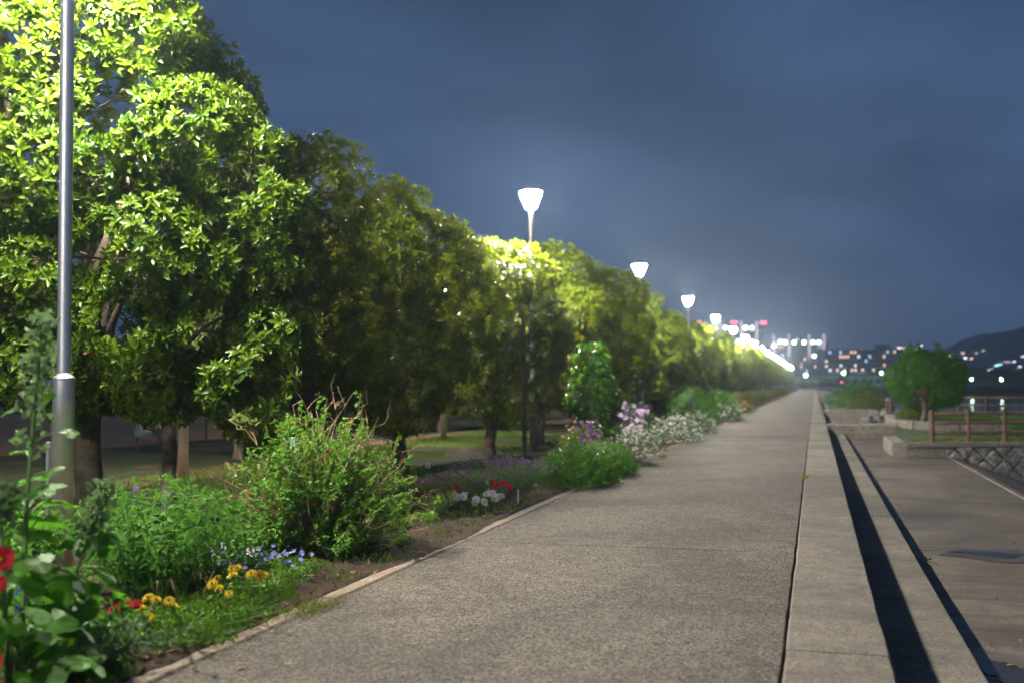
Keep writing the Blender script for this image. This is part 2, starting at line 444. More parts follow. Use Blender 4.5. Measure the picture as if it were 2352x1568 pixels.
M['bulb_pink'] = emit('bulb_strip', (.95, .82, .90), .75, False)
M['bulb_green'] = emit('bulb_green', (.62, 1.0, .66), 60.0, True)
M['bulb_red'] = emit('bulb_red', (1.0, .10, .20), 5.0, False)

# ================================================================== SETTING
R = np.random.default_rng(7)
XL, XC, XK = -2.64, -0.158, 0.294          # path left edge, crack, kerb outer edge
ZLEDGE, XLEDGE = -0.23, 0.768              # the lower ledge and its outer edge
ZPAV, XPAV = -0.364, 2.62                  # the lower paving and its outer edge
ZSEA = -1.75
def struct(name, mb, mat, parent=None, kind='structure', smooth=False):
    return mb.build(name, mat, parent, smooth, kind if parent is None else None)
def quad(name, pts, mat, kind='structure'):
    mb = MB(); mb.poly(np.array(pts, float), [tuple(range(len(pts)))]); return struct(name, mb, mat)

quad('ground', [(-900, -30, -.03), (XL - .1, -30, -.03), (XL - .1, 1200, -.03), (-900, 1200, -.03)], M['ground'])
quad('playing_field', [(-60, 6, -.024), (-15.2, 12, -.024), (-13.6, 27, -.024), (-16, 60, -.024), (-60, 90, -.024)], M['dirt'])
# strip of worn earth path through the park
mb = MB()
ys = np.linspace(0, 80, 41); xs = -8.9 - .35 * np.sin(ys * .35)
V = np.array([(x + s * .55, y, -.022) for x, y in zip(xs, ys) for s in (-1, 1)])
mb.poly(V, [(2 * i, 2 * i + 1, 2 * i + 3, 2 * i + 2) for i in range(40)])
struct('earth_path', mb, M['trodden'])
# soil of the flower bed, a gently uneven sheet
mb = MB()
gx = np.linspace(-5.15, XL - .105, 26); gy = np.concatenate([np.linspace(-1, 16, 120), np.linspace(16.5, 240, 90)])
X, Y = np.meshgrid(gx, gy)
Z = .035 + .022 * np.sin(X * 5 + Y * 1.7) * np.sin(Y * 3.1 - X * 2) + .010 * R.normal(size=X.shape)
edge = np.clip((gx[-1] - X) / .25, 0, 1) * np.clip((X - gx[0]) / .25, 0, 1)
Z = -.02 + (Z + .02) * edge ** .6
V = np.stack([X, Y, Z], -1).reshape(-1, 3); w = len(gx)
i = (np.arange(len(gy) - 1)[:, None] * w + np.arange(w - 1)[None]).ravel()
mb.add(V, np.concatenate([np.stack([i, i + 1, i + w + 1], -1), np.stack([i, i + w + 1, i + w], -1)]))
struct('flower_bed', mb, M['soil'], smooth=True)
def soil_z(x, y): return .045

def slab_strip(name, x0, x1, top, bottom, joints, mat, jl=0.0, jr=0.0, gap=.012, bev=.008, piece='slab', rng=R, step=.12):
    """a strip made of cast pieces butted end to end, edges slightly worn"""
    mb = MB(); mb.poly(np.array([(x0 + .02, joints[0], bottom + .02), (x1 - .02, joints[0], bottom + .02), (x1 - .02, joints[-1], bottom + .02), (x0 + .02, joints[-1], bottom + .02)]), [(0, 1, 2, 3)])
    root = struct(name, mb, M['mortar'])
    for a, b in zip(joints[:-1], joints[1:]):
        n = max(2, int(min((b - a) / step, 60)))
        y = np.linspace(a + gap / 2, b - gap / 2, n)
        def edge_line(x, j, s):
            dx = rng.normal(0, 1, n); dx = np.convolve(np.pad(dx, 2, 'edge'), [.2, .2, .2, .2, .2], 'valid')
            return x + np.abs(dx) * j * s
        xl, xr = edge_line(x0, jl, 1), edge_line(x1, jr, -1)
        dz = rng.normal(0, .0015)
        mb = MB()
        rows = [np.stack([xl, y, np.full(n, bottom)], -1), np.stack([xl, y, np.full(n, top - bev + dz)], -1), np.stack([xl + bev, y, np.full(n, top + dz)], -1),
                np.stack([xr - bev, y, np.full(n, top + dz)], -1), np.stack([xr, y, np.full(n, top - bev + dz)], -1), np.stack([xr, y, np.full(n, bottom)], -1)]
        V = np.concatenate(rows)
        T = []
        for r in range(5):
            p = np.arange(n - 1) + r * n
            T += [np.stack([p, p + n, p + n + 1], -1), np.stack([p, p + n + 1, p + 1], -1)]
        T = np.concatenate(T)[:, ::-1]
        mb.add(V, T)
        for e, fl in ((0, False), (n - 1, True)):
            idx = [r * n + e for r in range(6)]
            mb.poly(V[idx], [tuple(range(6)) if fl else tuple(range(5, -1, -1))])
        mb.build(piece, mat, root)
    return root
J = list(np.arange(-4.6, 64, 4.0)) + [110.0, 240.0]
slab_strip('path', XL, XC - .003, 0.0, -.3, J, M['path'], jr=.009, jl=.004, gap=.012, bev=.006)
J = list(np.arange(-1.5, 60, 6.2)) + [120.0, 240.0]
slab_strip('kerb', XC + .002, XK, .006, -.5, J, M['kerb'], jl=.006, jr=.005, gap=.008, bev=.012, piece='kerb_block')
slab_strip('bed_edging', XL - .115, XL - .006, .004, -.3, list(np.arange(-2, 40, 1.2)) + [80., 240.], M['edging'], jl=.006, jr=.004, gap=.008, bev=.01, piece='edging_block')
J = list(np.arange(-2.3, 60, 4.6)) + [120.0, 240.0]
slab_strip('ledge', XK - .02, XLEDGE, ZLEDGE, -.8, J, M['kerb'], jr=.005, gap=.010, bev=.012, piece='ledge_block')
J = list(np.arange(-2.2, 60, 4.1)) + [120.0, 240.0]
slab_strip('paving', XLEDGE - .02, XPAV, ZPAV, -.9, J, M['paving'], jr=.006, gap=.012, bev=.01, piece='paving_slab')
# sloping sea revetment beyond the paving, and its pale edge strip
quad('revetment', [(XPAV + .12, -30, ZPAV - .004), (XPAV + 6.5, -30, ZPAV - 2.4), (XPAV + 6.5, 240, ZPAV - 2.4), (XPAV + .12, 240, ZPAV - .004)], M['paving'])
mb = MB(); mb.box((XPAV + .065, 105, ZPAV - .2), (.10, 270, .41), bev=.01); struct('revetment_edge', mb, M['paving'])
quad('sea', [(XPAV + 2, -60, ZSEA), (2500, -60, ZSEA), (2500, 420, ZSEA), (XPAV + 2, 420, ZSEA)], M['sea'])
# far shore and hills
quad('far_shore', [(-900, 236, -.35), (16, 236, -.35), (16, 330, -.35), (140, 372, -.35), (2500, 372, -.35), (2500, 1300, -.35), (-900, 1300, -.35)], M['ground'])
mb = MB(); mb.poly(np.array([(16, 240, -2), (16, 330, -2), (140, 372, -2), (2500, 372, -2), (16, 240, -.3), (16, 330, -.3), (140, 372, -.3), (2500, 372, -.3)]), [(0, 1, 5, 4), (1, 2, 6, 5), (2, 3, 7, 6)])
struct('sea_wall', mb, M['bldg_dark'])
def hill_h(x, y):
    x = x * 2.0; y = 900 + (y - 850) * 2.6
    r = np.clip((y - 900) / 1900, 0, 1); r = r * r * (3 - 2 * r)
    e = np.clip((x - 150) / 1500, 0, 1.6)
    h = 430 * r * (.10 + .90 * e ** 1.05) * np.where(x > -700, 1, 0)
    h = h + r * 8 * np.sin(x * .0062 + 1.0) + r * 9 * np.sin(x * .019 + y * .004) + r * 5 * np.sin(x * .045)
    return -.36 + np.maximum(h, 0) * .56
mb = MB()
gx = np.linspace(-350, 2000, 130); gy = np.linspace(845, 1650, 44)
X, Y = np.meshgrid(gx, gy); V = np.stack([X, Y, hill_h(X, Y)], -1).reshape(-1, 3); w = len(gx)
i = (np.arange(len(gy) - 1)[:, None] * w + np.arange(w - 1)[None]).ravel()
mb.add(V, np.concatenate([np.stack([i, i + 1, i + w + 1], -1), np.stack([i, i + w + 1, i + w], -1)]))
struct('hill', mb, M['hill'], smooth=True)

# puddles on the paving
def blob(name, c, rx, ry, z, mat, seed):
    rg = np.random.default_rng(seed); n = 64; a = np.arange(n) * 2 * math.pi / n
    r = 1 + .22 * np.sin(2 * a + rg.random() * 6) + .18 * np.sin(3 * a + rg.random() * 6) + .10 * np.sin(5 * a + rg.random() * 6) + .07 * np.sin(9 * a + rg.random() * 6) + .04 * rg.normal(size=n)
    mb = MB(); V = np.vstack([np.stack([c[0] + rx * r * np.cos(a), c[1] + ry * r * np.sin(a), np.full(n, z)], -1), [[c[0], c[1], z]]])
    mb.add(V, [(n, k, (k + 1) % n) for k in range(n)])
    return struct(name, mb, mat)
p = G(2275, 1273, ZPAV); blob('damp_patch', p, .44, .30, ZPAV + .004, M['wet'], 5); blob('puddle', p, .26, .14, ZPAV + .007, M['puddle'], 1)
p = G(2340, 1550, ZPAV); blob('damp_patch', (p[0], p[1]), .20, .42, ZPAV + .004, M['wet'], 6); blob('puddle', (p[0], p[1]), .15, .24, ZPAV + .007, M['puddle'], 2)


# concrete cross steps on the lower paving
for k, (yy, lab) in enumerate(((30.8, 'low concrete cross step between kerb and stone planter'), (47.5, 'distant concrete cross step beyond the stone planter'))):
    t = thing('cross_step', lab, 'step', (XK, yy, ZPAV))
    mb = MB(); mb.box((.98, 0, .178), (1.9, 1.2, .376), bev=.015); mb.build('landing', M['terrace'], t)
    mb = MB(); mb.box((1.0, -.76, .085), (1.7, .32, .19), bev=.012); mb.build('tread', M['terrace'], t)

# ================================================================== LAMPS
LX, LY0, LSP = -4.89, 5.6, 11.78
def lamp_meshes(k=24):
    d = {}
    mb = MB(); mb.lathe([(0, 0), (.0699, 0), (.0699, 1.27)], (0, 0, 0), k); d['base_tube'] = mb.mesh('base_tube', M['steel'], True)
    mb = MB(); mb.lathe([(.0699, 1.27), (.072, 1.275), (.072, 1.29), (.047, 1.315), (.0446, 1.32)], (0, 0, 0), k); d['collar'] = mb.mesh('collar', M['steel'])
    mb = MB(); mb.lathe([(.0446, 1.31), (.0446, 4.36), (.06, 4.40), (.075, 4.44), (0, 4.441)], (0, 0, 0), k); d['pole'] = mb.mesh('pole', M['steel'], True)
    mb = MB(); mb.lathe([(.095, 4.445), (.205, 4.715), (.20, 4.725)], (0, 0, 0), k); d['lamp_shade'] = mb.mesh('lamp_shade', M['lamp_light'])
    mb = MB(); mb.lathe([(.200, 4.726), (.19, 4.738), (.12, 4.75), (0, 4.755)], (0, 0, 0), k); d['lamp_dome'] = mb.mesh('lamp_dome', M['lamp_light'], True)
    mb = MB(); mb.box((-.062, -.035, .55), (.02, .085, .62), bev=.004); d['service_door'] = mb.mesh('service_door', M['steel'])
    return d
LM = lamp_meshes()
ords = ['first', 'second', 'third', 'fourth', 'fifth', 'sixth', 'seventh', 'eighth', 'ninth', 'tenth', 'eleventh', 'twelfth']
for k in range(-1, 20):
    if k < 0: lab = 'unseen street lamp added to the same row, standing before the hollyhocks'  # unseen lamp added behind the camera to light the bed from the front
    elif k == 0: lab = 'brushed steel street lamp pole standing behind the hollyhocks'
    elif k < 10: lab = 'lit street lamp on steel pole, %s along the flower bed after the hollyhock lamp' % ords[k - 1]
    else: lab = 'far lit street lamp in the closing row above the clipped hedges'
    t = thing('street_lamp', lab, 'street lamp', (LX, LY0 + LSP * k, .0), 0, 'street lamps along the flower bed')
    for nm, me in LM.items():
        if nm == 'service_door' and k != 0: continue
        put(nm, me, t)
park_shade = LM['lamp_shade'].copy(); park_shade.materials.clear(); park_shade.materials.append(M['park_light'])
park_dome = LM['lamp_dome'].copy(); park_dome.materials.clear(); park_dome.materials.append(M['steel'])
for k, (xx, yy, lab) in enumerate(((-8.45, 12.0, 'steel park lamp pole behind the trees beside the hanging plate'), (-8.3, 21.8, 'pale park lamp pole among the shaded trees, beyond the hanging plate'))):
    t = thing('park_lamp', lab, 'street lamp', (xx, yy, -.02), 0, 'lamps in the park')
    t.scale = (1, 1, .74)
    for nm, me in LM.items():
        if nm == 'service_door': continue
        put(nm, park_shade if nm == 'lamp_shade' else (park_dome if nm == 'lamp_dome' else me), t)

# ================================================================== TREES
def hash_noise(P, s):
    return (np.sin(P[:, 0] * 2.3 * s + 1.3) * np.sin(P[:, 1] * 2.9 * s + .4) + np.sin(P[:, 2] * 2.6 * s + P[:, 0] * 1.7 * s) * .8
            + np.sin((P[:, 0] + P[:, 1] - P[:, 2]) * 4.1 * s + 2.1) * .5)
def make_lobes(rng, Rr, H, zb, n=15):
    c = np.array([0, 0, (H + zb) / 2]); hz = (H - zb) / 2
    lobes = [(c[0], c[1], c[2], Rr * .72, Rr * .72, hz * .78)]
    for k in range(n):
        z = 1 - 2 * (k + .5) / n; a = k * 2.399 + rng.uniform(-.4, .4); s = math.sqrt(1 - z * z)
        rr = rng.uniform(.34, .50) * Rr
        q = .98 - rr / Rr * .95
        lobes.append((c[0] + Rr * q * 1.05 * s * math.cos(a), c[1] + Rr * q * 1.05 * s * math.sin(a), c[2] + (hz - rr * .9) * z * 1.02, rr, rr, rr * rng.uniform(.8, 1.0)))
    return np.array(lobes)
def crown_points(rng, lobes, n, gap=.0, depth=(.72, 1.04), squash=.86):
    pts, dirs = [], []
    area = lobes[:, 3] ** 2; pr = area / area.sum()
    need = n
    while need > 0:
        m = need * 3
        li = rng.choice(len(lobes), m, p=pr)
        d = unit(rng.normal(size=(m, 3)))
        rad = rng.uniform(depth[0], depth[1], m) ** .7
        Lb = lobes[li]
        P = Lb[:, :3] + d * Lb[:, 3:6] * rad[:, None]
        keep = np.ones(m, bool)
        for j in range(len(lobes)):
            q = np.linalg.norm((P - lobes[j, :3]) / lobes[j, 3:6], axis=1)
            keep &= (q > squash) | (li == j)
        keep &= hash_noise(P, 1.6) > -1.0 + gap
        P, d = P[keep][:need], d[keep][:need]
        pts.append(P); dirs.append(d); need -= len(P)
    return np.concatenate(pts), np.concatenate(dirs)
def curve_pts(a, b, n, sag, rng, wob=.05):
    t = np.linspace(0, 1, n)[:, None]; a = np.asarray(a, float); b = np.asarray(b, float)
    L = np.linalg.norm(b - a)
    P = a + (b - a) * t + np.array([0, 0, 1.0]) * sag * L * np.sin(t * math.pi)
    P[1:-1] += rng.normal(0, wob * L * .3, (n - 2, 3))
    return P
def trunk_mesh(rng, lobes, zsplit=1.0, r0=.13, lean=(.1, .0), nlimb=6, name='trunk'):
    tb, lm = MB(), MB()
    top = np.array([lean[0], lean[1], zsplit])
    P = np.array([[0, 0, -.1], [.01, 0, .02], [.02, .01, .25], [lean[0] * .5, lean[1] * .5, zsplit * .6], top])
    tb.tube(P, [r0 * 1.5, r0 * 1.25, r0, r0 * .9, r0 * .95], 12)
    order = np.argsort(-lobes[1:, 2])
    sel = list(rng.permutation(len(lobes) - 1)[:nlimb + 4])
    for k, j in enumerate(sel):
        e = lobes[1 + j, :3]
        start = top if k % 2 == 0 else top * .9
        pts = curve_pts(start - [0, 0, .05], e, 7, .12, rng, .10)
        r = r0 * rng.uniform(.4, .62)
        lm.tube(pts, np.linspace(r, r * .14, 7), 7)
        for s in range(6):
            bb = pts[rng.integers(3, 7)]; d = unit(rng.normal(size=3) + [0, 0, .3])
            lm.tube(curve_pts(bb, bb + d * lobes[1 + j, 3] * rng.uniform(.7, 1.1), 5, .06, rng, .08), np.linspace(r * .25, r * .08, 5), 4)
    return tb.mesh('trunk', M['bark'], True), lm.mesh('limb', M['limb'], True)

# --- the near tree, unique
TREE1 = np.array([-6.28, 7.5, 0.0])
r1 = np.random.default_rng(11)
lob1 = make_lobes(r1, 2.15, 5.5, 1.1, 17)
extra = []
for px, py, dep, rr in ((640, 430, 8.0, .46), (560, 230, 8.0, .50), (440, 90, 8.0, .50), (560, 640, 7.6, .48), (520, 850, 7.5, .40), (300, 760, 7.0, .40), (300, 330, 7.0, .55),
                        (60, 420, 6.9, .5), (80, 850, 6.9, .36), (430, 300, 6.9, .5), (620, 560, 8.0, .42), (300, 60, 7.2, .55), (660, 330, 8.4, .42), (400, 900, 7.2, .26), (60, 120, 7.2, .6)):
    e = D(px, py, dep + 1.1) - TREE1
    extra.append((e[0], e[1], e[2], rr, rr, rr * .9))
for i, px in enumerate(range(-60, 720, 105)):
    for j, py in enumerate(range(-120, 900, 125)):
        e = D(px + (j % 2) * 50, py + r1.uniform(-30, 30), 8.25 + r1.uniform(-.1, .6)) - TREE1
        rr = r1.uniform(.26, .40)
        if r1.random() < .85: extra.append((e[0], e[1], e[2], rr, rr, rr * .9))
lob1 = np.vstack([lob1, np.array(extra)])
for L_ in lob1:      # the crown stands clear behind the lamp pole
    dep = (L_[:3] + TREE1 - CAM) @ _f; lack = 7.75 + L_[3] - dep
    if lack > 0: L_[:3] += _f * lack
# keep everything left of the outline seen in the photograph by trimming lobes that stick out towards the next tree
keep = []
for L_ in lob1:
    w = L_[:3] + TREE1 - CAM; dep = w @ _f; px = 1176 + F * (w @ _r) / dep; py = 784 - F * (w @ _u) / dep
    rpx = F * L_[3] / dep
    keep.append(px + rpx < 725 - max(0, (330 - py)) * .95 + 20)
lob1 = lob1[np.array(keep)]
t1 = thing('evergreen_tree', 'tall bright broadleaf evergreen tree beside the hollyhock lamp pole', 'tree', TREE1, 0, 'evergreen trees in a row behind the flower bed')
tm, lm_ = trunk_mesh(r1, lob1, 1.25, .125, (-.05, .05), 9)
put('trunk', tm, t1); put('limb', lm_, t1)
P1, D1 = crown_points(r1, lob1, 11500, -.1)
Wc = P1 + TREE1
ok = ((Wc - CAM) @ _f > 7.5) & (np.linalg.norm(Wc - np.array([LX, LY0, 4.6]), axis=1) > .8)
P1, D1 = P1[ok], D1[ok]
D1 = unit(D1 * .95 + np.array([.05, -.15, .38]) + r1.normal(0, .30, D1.shape))
Wp = P1 + TREE1 - CAM
dist = np.linalg.norm(Wp, axis=1); facing = -(Wp * D1).sum(1) / dist
dep = Wp @ _f; pxx = 1176 + F * (Wp @ _r) / dep
score = dist - .7 * facing + np.where(pxx < -60, 9, 0)
near = np.argsort(score)[:300]
rest = np.setdiff1d(np.arange(len(P1)), near)
mb = MB(); rosettes(mb, P1[rest], D1[rest], 12, .088, .029, r1)
crown1 = mb.build('crown', M['tree_leaf'], t1, True, 'stuff')
ros = []
for s in range(8):
    mb = MB(); rs = np.random.default_rng(100 + s)
    rosettes(mb, np.zeros((1, 3)), np.array([[0, 0, 1.0]]), 13, .093, .031, rs, rnd0=np.array([s / 8.0])); ros.append(mb.mesh('leaf_whorl', M['tree_leaf'], True))
for q, j in enumerate(near):
    o = put('leaf_whorl', ros[q % 8], crown1)
    o.location = Vector(P1[j]); o.rotation_mode = 'QUATERNION'
    o.rotation_quaternion = Vector(D1[j]).to_track_quat('Z', 'Y'); 
    s = float(r1.uniform(.85, 1.15)); o.scale = (s, s, s)

# --- the other trees of the row share a few crowns
def tree_kind(seed, Rr, H, zb, nros, nl, leaf, tmpl, mat, nlob=15, zs=1.0, r0=.11, gap=.2):
    rg = np.random.default_rng(seed); lob = make_lobes(rg, Rr, H, zb, nlob)
    P, Dv = crown_points(rg, lob, nros, gap)
    Dv = unit(Dv * .8 + np.array([0, 0, .5]) + rg.normal(0, .3, Dv.shape))
    mb = MB(); rosettes(mb, P, Dv, nl, leaf, leaf * .34, rg, tmpl)
    a, b = trunk_mesh(rg, lob, zs, r0, tuple(rg.normal(0, .12, 2)), 6)
    return [('trunk', a), ('limb', b), ('crown', mb.mesh('crown', mat, True))]
KM = [tree_kind(s, 1.6, 4.2, .50, 3300, 10, .115, TMPL_MID, M['tree_leaf_far']) for s in (21, 22, 23)]
KF = [tree_kind(s, 1.7, 4.2, .7, 1700, 7, .17, TMPL_LOW, M['tree_leaf_far'], gap=.1) for s in (31, 32)]
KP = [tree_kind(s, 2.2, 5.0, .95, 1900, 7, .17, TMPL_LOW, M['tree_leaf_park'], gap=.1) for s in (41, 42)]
def plant_tree(kind, loc, rz, s, sz, label, group, name='evergreen_tree'):
    t = thing(name, label, 'tree', loc, rz, group)
    t.scale = (s, s, sz)
    for nm, me in kind:
        put(nm, me, t, kind='stuff' if nm == 'crown' else None)
    return t
rt = np.random.default_rng(5)
row = [(11.2, 4.15, 1.45), (14.4, 4.3, 1.45), (17.9, 3.95, 1.45), (21.4, 4.35, 1.75), (25.0, 4.65, 1.95), (29.4, 3.75, 1.35), (33.0, 4.3, 1.75)]
tlab = ['dark leafy evergreen tree just after the tall bright tree in the row', 'third evergreen tree in the row, behind the big bare-twigged shrub', 'fourth evergreen tree in the row, glinting below the first lit lamp',
        'fifth evergreen tree in the row, rising behind the first lit lamp pole', 'broad sixth evergreen tree in the row behind the glossy climbing vine', 'small seventh evergreen tree glowing below the second lit lamp', 'eighth evergreen tree in the row, just after the second lit lamp']
for k, (zc, H, Rr) in enumerate(row):
    x = -5.6 - .12 * (k % 2); y = (zc + x * math.sin(YAW)) / math.cos(YAW)
    plant_tree(KM[k % 3], (x, y, -.03), k * 1.9 + .6, Rr / 1.55, H / 4.2, tlab[k], 'evergreen trees in a row behind the flower bed')
y = 36.5
k = 0
while y < 232:
    s = rt.uniform(.82, 1.08)
    gi = int((y - LY0) // LSP)
    plant_tree(KM[k % 3] if y < 50 else KF[k % 2], (-5.75 + rt.uniform(-.25, .25), y, -.03), rt.random() * 6.28, s, s * rt.uniform(.9, 1.05),
               ('evergreen tree in the lamp-lit row, standing between the %s and %s lit lamps' % (ords[gi - 1], ords[gi])) if gi < len(ords) else 'distant evergreen tree in the closing end of the lamp-lit row', 'evergreen trees in a row behind the flower bed')
    y += rt.uniform(3.1, 4.0); k += 1
# trees of the park behind the row
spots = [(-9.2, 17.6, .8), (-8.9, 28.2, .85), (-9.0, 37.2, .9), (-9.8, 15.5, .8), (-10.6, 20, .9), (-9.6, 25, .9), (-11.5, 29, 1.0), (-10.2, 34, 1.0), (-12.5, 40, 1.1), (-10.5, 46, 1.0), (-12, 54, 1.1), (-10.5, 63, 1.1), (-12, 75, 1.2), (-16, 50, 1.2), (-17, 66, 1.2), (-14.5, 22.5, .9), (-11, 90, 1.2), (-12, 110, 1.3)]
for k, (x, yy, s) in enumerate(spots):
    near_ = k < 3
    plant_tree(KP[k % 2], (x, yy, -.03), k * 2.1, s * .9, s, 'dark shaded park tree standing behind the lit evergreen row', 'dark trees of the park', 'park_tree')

# hanging plate and slim bare tree in the park gap
t = thing('hanging_plate', 'pale blue plate hanging from a low branch of the bare slim trunk', 'plate', D(328, 985, 11.0))
mb = MB(); mb.box((0, 0, 0), (.19, .012, .17), rz=.25, bev=.003); mb.build('panel', M['plastic_blue'], t)
mb = MB(); mb.tube([(0, 0, .085), (.01, 0, .2), (.0, 0, .33)], .004, 4); mb.build('cord', M['mortar'], t)
p = G(385, 1150)
t = thing('slim_tree', 'slim dark tree trunk with a low crooked branch beside the park lamp pole', 'tree', p)
rg = np.random.default_rng(77)
mb = MB(); mb.tube([(0, 0, -.05), (.0, 0, .1), (.02, 0, .5), (-.02, .02, .95), (.05, .02, 1.5), (.0, .05, 2.2), (.05, .05, 3.0)], [.12, .085, .075, .07, .065, .055, .03], 10); mb.build('trunk', M['bark'], t, True)
mb = MB(); mb.tube([(0, 0, .62), (-.12, -.02, .78), (-.24, -.03, .80), (-.42, 0, .95)], [.05, .045, .035, .02], 7); mb.build('limb', M['bark'], t, True)
Pc, Dc = crown_points(rg, make_lobes(rg, .95, 3.6, 1.7, 9), 350, .2)
mb = MB(); rosettes(mb, Pc, unit(Dc + [0, 0, .5]), 8, .11, .035, rg, TMPL_MID); mb.build('crown', M['tree_leaf_park'], t, True, 'stuff')
# thin wire fence along the playing field
t = thing('wire_fence', 'low wire mesh fence along the edge of the playing field', 'fence', (-13.2, 10, -.02))
for k in range(6):
    mb = MB(); mb.tube([(0, k * 2.4, 0), (0, k * 2.4, 1.35)], .022, 8); mb.build('post', M['wire'], t)
mb = MB()
for s in (-1, 1):
    for k in range(-12, 133):
        a = k * .1; b = a + s * 1.3
        y0, y1 = max(0, min(12., a)), max(0, min(12., b))
        if abs(y1 - y0) < .05: continue
        z0 = .03 + abs(y0 - a); z1 = .03 + abs(y1 - a)
        mb.tube([(0, y0, z0), (.0, y1, z1)], .0022, 3, cap=False)
mb.build('mesh_panel', M['wire'], t, kind='stuff')

# soil washed over the edging and on to the path edge, in uneven tongues
mb = MB(); rg = np.random.default_rng(222)
yy_ = np.arange(1.5, 30, .06); n = len(yy_)
w1 = np.convolve(rg.normal(0, 1, n + 30), np.ones(31) / 31, 'valid')[:n] * 5.5; w2 = np.convolve(rg.normal(0, 1, n + 4), np.ones(5) / 5, 'valid')[:n]
xr = XL - .085 + np.clip(.04 * w1 + .012 * w2 - .012, -.08, .085)
V = np.concatenate([np.stack([np.full(n, XL - .20), yy_, np.full(n, .010)], -1), np.stack([(xr + XL - .2) / 2, yy_, .016 + .004 * rg.normal(size=n)], -1), np.stack([xr - .01, yy_, .011 + .001 * rg.random(n)], -1), np.stack([xr, yy_, np.full(n, .0005)], -1)])
T = []
for r in range(3):
    p = np.arange(n - 1) + r * n; T += [np.stack([p, p + n, p + n + 1], -1), np.stack([p, p + n + 1, p + 1], -1)]
mb.add(V, np.concatenate(T)); struct('soil_spill', mb, M['soil'], smooth=True)

# ================================================================== PLANTS OF THE FLOWER BED
def stem_plant(mb_leaf, mb_stem, rng, n, height, spread, nodes, L, W, base_r=.05, tmpl=TMPL_HI, droop=.3, start=.15, stem_r=.003, arch=.15, pair=2, curl=.3, tipros=True, up=.35):
    """n arching stems from the origin with pairs of leaves; returns the stem tips and their directions"""
    tips, tdir = [], []
    PP, TT, NN, LL, RR = [], [], [], [], []
    for i in range(n):
        a = i * 2.399 + rng.uniform(-.3, .3); q = math.sqrt((i + .5) / n)
        b = np.array([math.cos(a), math.sin(a), 0]) * base_r * q
        out = np.array([math.cos(a), math.sin(a), 0]) * spread * q * rng.uniform(.85, 1.1)
        h = height * (1 - .35 * q * q) * rng.uniform(.82, 1.06)
        t = np.linspace(0, 1, 6)[:, None]
        P = b + out * t ** 1.3 + np.array([0, 0, 1.0]) * h * (t - arch * q * t ** 3) / (1 - arch * q)
        P[1:-1] += rng.normal(0, .012, (4, 3)) * height
        mb_stem.tube(P, np.linspace(stem_r, stem_r * .5, 6), 4, cap=False)
        tips.append(P[-1]); tdir.append(unit(P[-1] - P[-2]))
        az0 = rng.random() * 6
        for s in range(nodes):
            u = start + (1 - start) * (s + rng.random() * .5) / nodes
            x = u * 5; j = min(4, int(x)); p = P[j] + (P[j + 1] - P[j]) * (x - j); d = unit(P[j + 1] - P[j])
            A, B = frame(d[None]); A, B = A[0], B[0]
            for w in range(pair):
                az = az0 + s * 1.571 + w * 2 * math.pi / pair + rng.normal(0, .25)
                o = A * math.cos(az) + B * math.sin(az)
                T = unit(o + d * up + np.array([0, 0, -droop * rng.random()]))
                PP.append(p); TT.append(T); NN.append(unit(d - T * (d @ T) + [0, 0, .4])); LL.append(L * rng.uniform(.65, 1.15)); RR.append(rng.random() * .7 + .3 * u)
    LL = np.array(LL)
    leaves(mb_leaf, np.array(PP), np.array(TT), np.array(NN), LL, LL * W / L, tmpl, curl=rng.uniform(.05, curl * 1.6, len(LL)), rnd=np.clip(np.array(RR), 0, 1))
    tips, tdir = np.array(tips), np.array(tdir)
    if tipros: rosettes(mb_leaf, tips, tdir, 6, L * .8, W * .8, rng, tmpl, tilt=(10, 70))
    return tips, tdir
def daisy_mesh(name, mat, r, petals=13, rings=2, eye=True, seed=0, cup=.25):
    rg = np.random.default_rng(seed); mb = MB()
    for k in range(rings):
        n = petals - 3 * k; a = np.arange(n) * 6.283 / n + k * .3
        T = np.stack([np.cos(a), np.sin(a), np.full(n, cup + .35 * k)], -1); N = np.stack([-np.cos(a) * .3, -np.sin(a) * .3, np.ones(n)], -1)
        leaves(mb, np.stack([np.cos(a) * r * .12, np.sin(a) * r * .12, np.full(n, .004 + .004 * k)], -1), T, N, r * (1 - .25 * k) * rg.uniform(.9, 1.08, n), r * .52, TMPL_HI, .12, rng=rg)
    if eye: mb.lathe([(r * .26, .0), (r * .24, .010), (r * .12, .016), (0, .018)], (0, 0, .004), 8, 1)
    return mb.mesh(name, [mat, M['flower_eye']])
def pansy_mesh(name, mat, r, seed=0):
    rg = np.random.default_rng(seed); mb = MB(); a = np.array([.5, 1.6, 2.7, 3.9, 5.5])
    tm = (np.array([[0, 0, 0], [.45, .85, 0], [.45, -.85, 0], [.85, .8, .03], [.85, -.8, .03], [1.05, 0, .0]]), np.array([[0, 2, 1], [1, 2, 4], [1, 4, 3], [3, 4, 5]]))
    T = np.stack([np.cos(a), np.sin(a), np.full(5, .22)], -1); N = np.stack([-np.cos(a) * .2, -np.sin(a) * .2, np.ones(5)], -1)
    leaves(mb, np.zeros((5, 3)) + [0, 0, .002], T, N, r * rg.uniform(.9, 1.1, 5), r * 1.25, tm, .1, rng=rg)
    mb.lathe([(r * .15, .0), (0, .012)], (0, 0, .006), 6, 1)
    return mb.mesh(name, [mat, M['flower_eye']])
FL = {c: daisy_mesh('flower', M[c], .029 if c in ('yellow', 'red') else .024, seed=i) for i, c in enumerate(('yellow', 'red', 'cream', 'crimson', 'pink'))}
PA = {c: pansy_mesh('flower', M[c], .03, i) for i, c in enumerate(('white', 'violet', 'lilac', 'purple', 'magenta', 'crimson', 'yellow', 'pink'))}
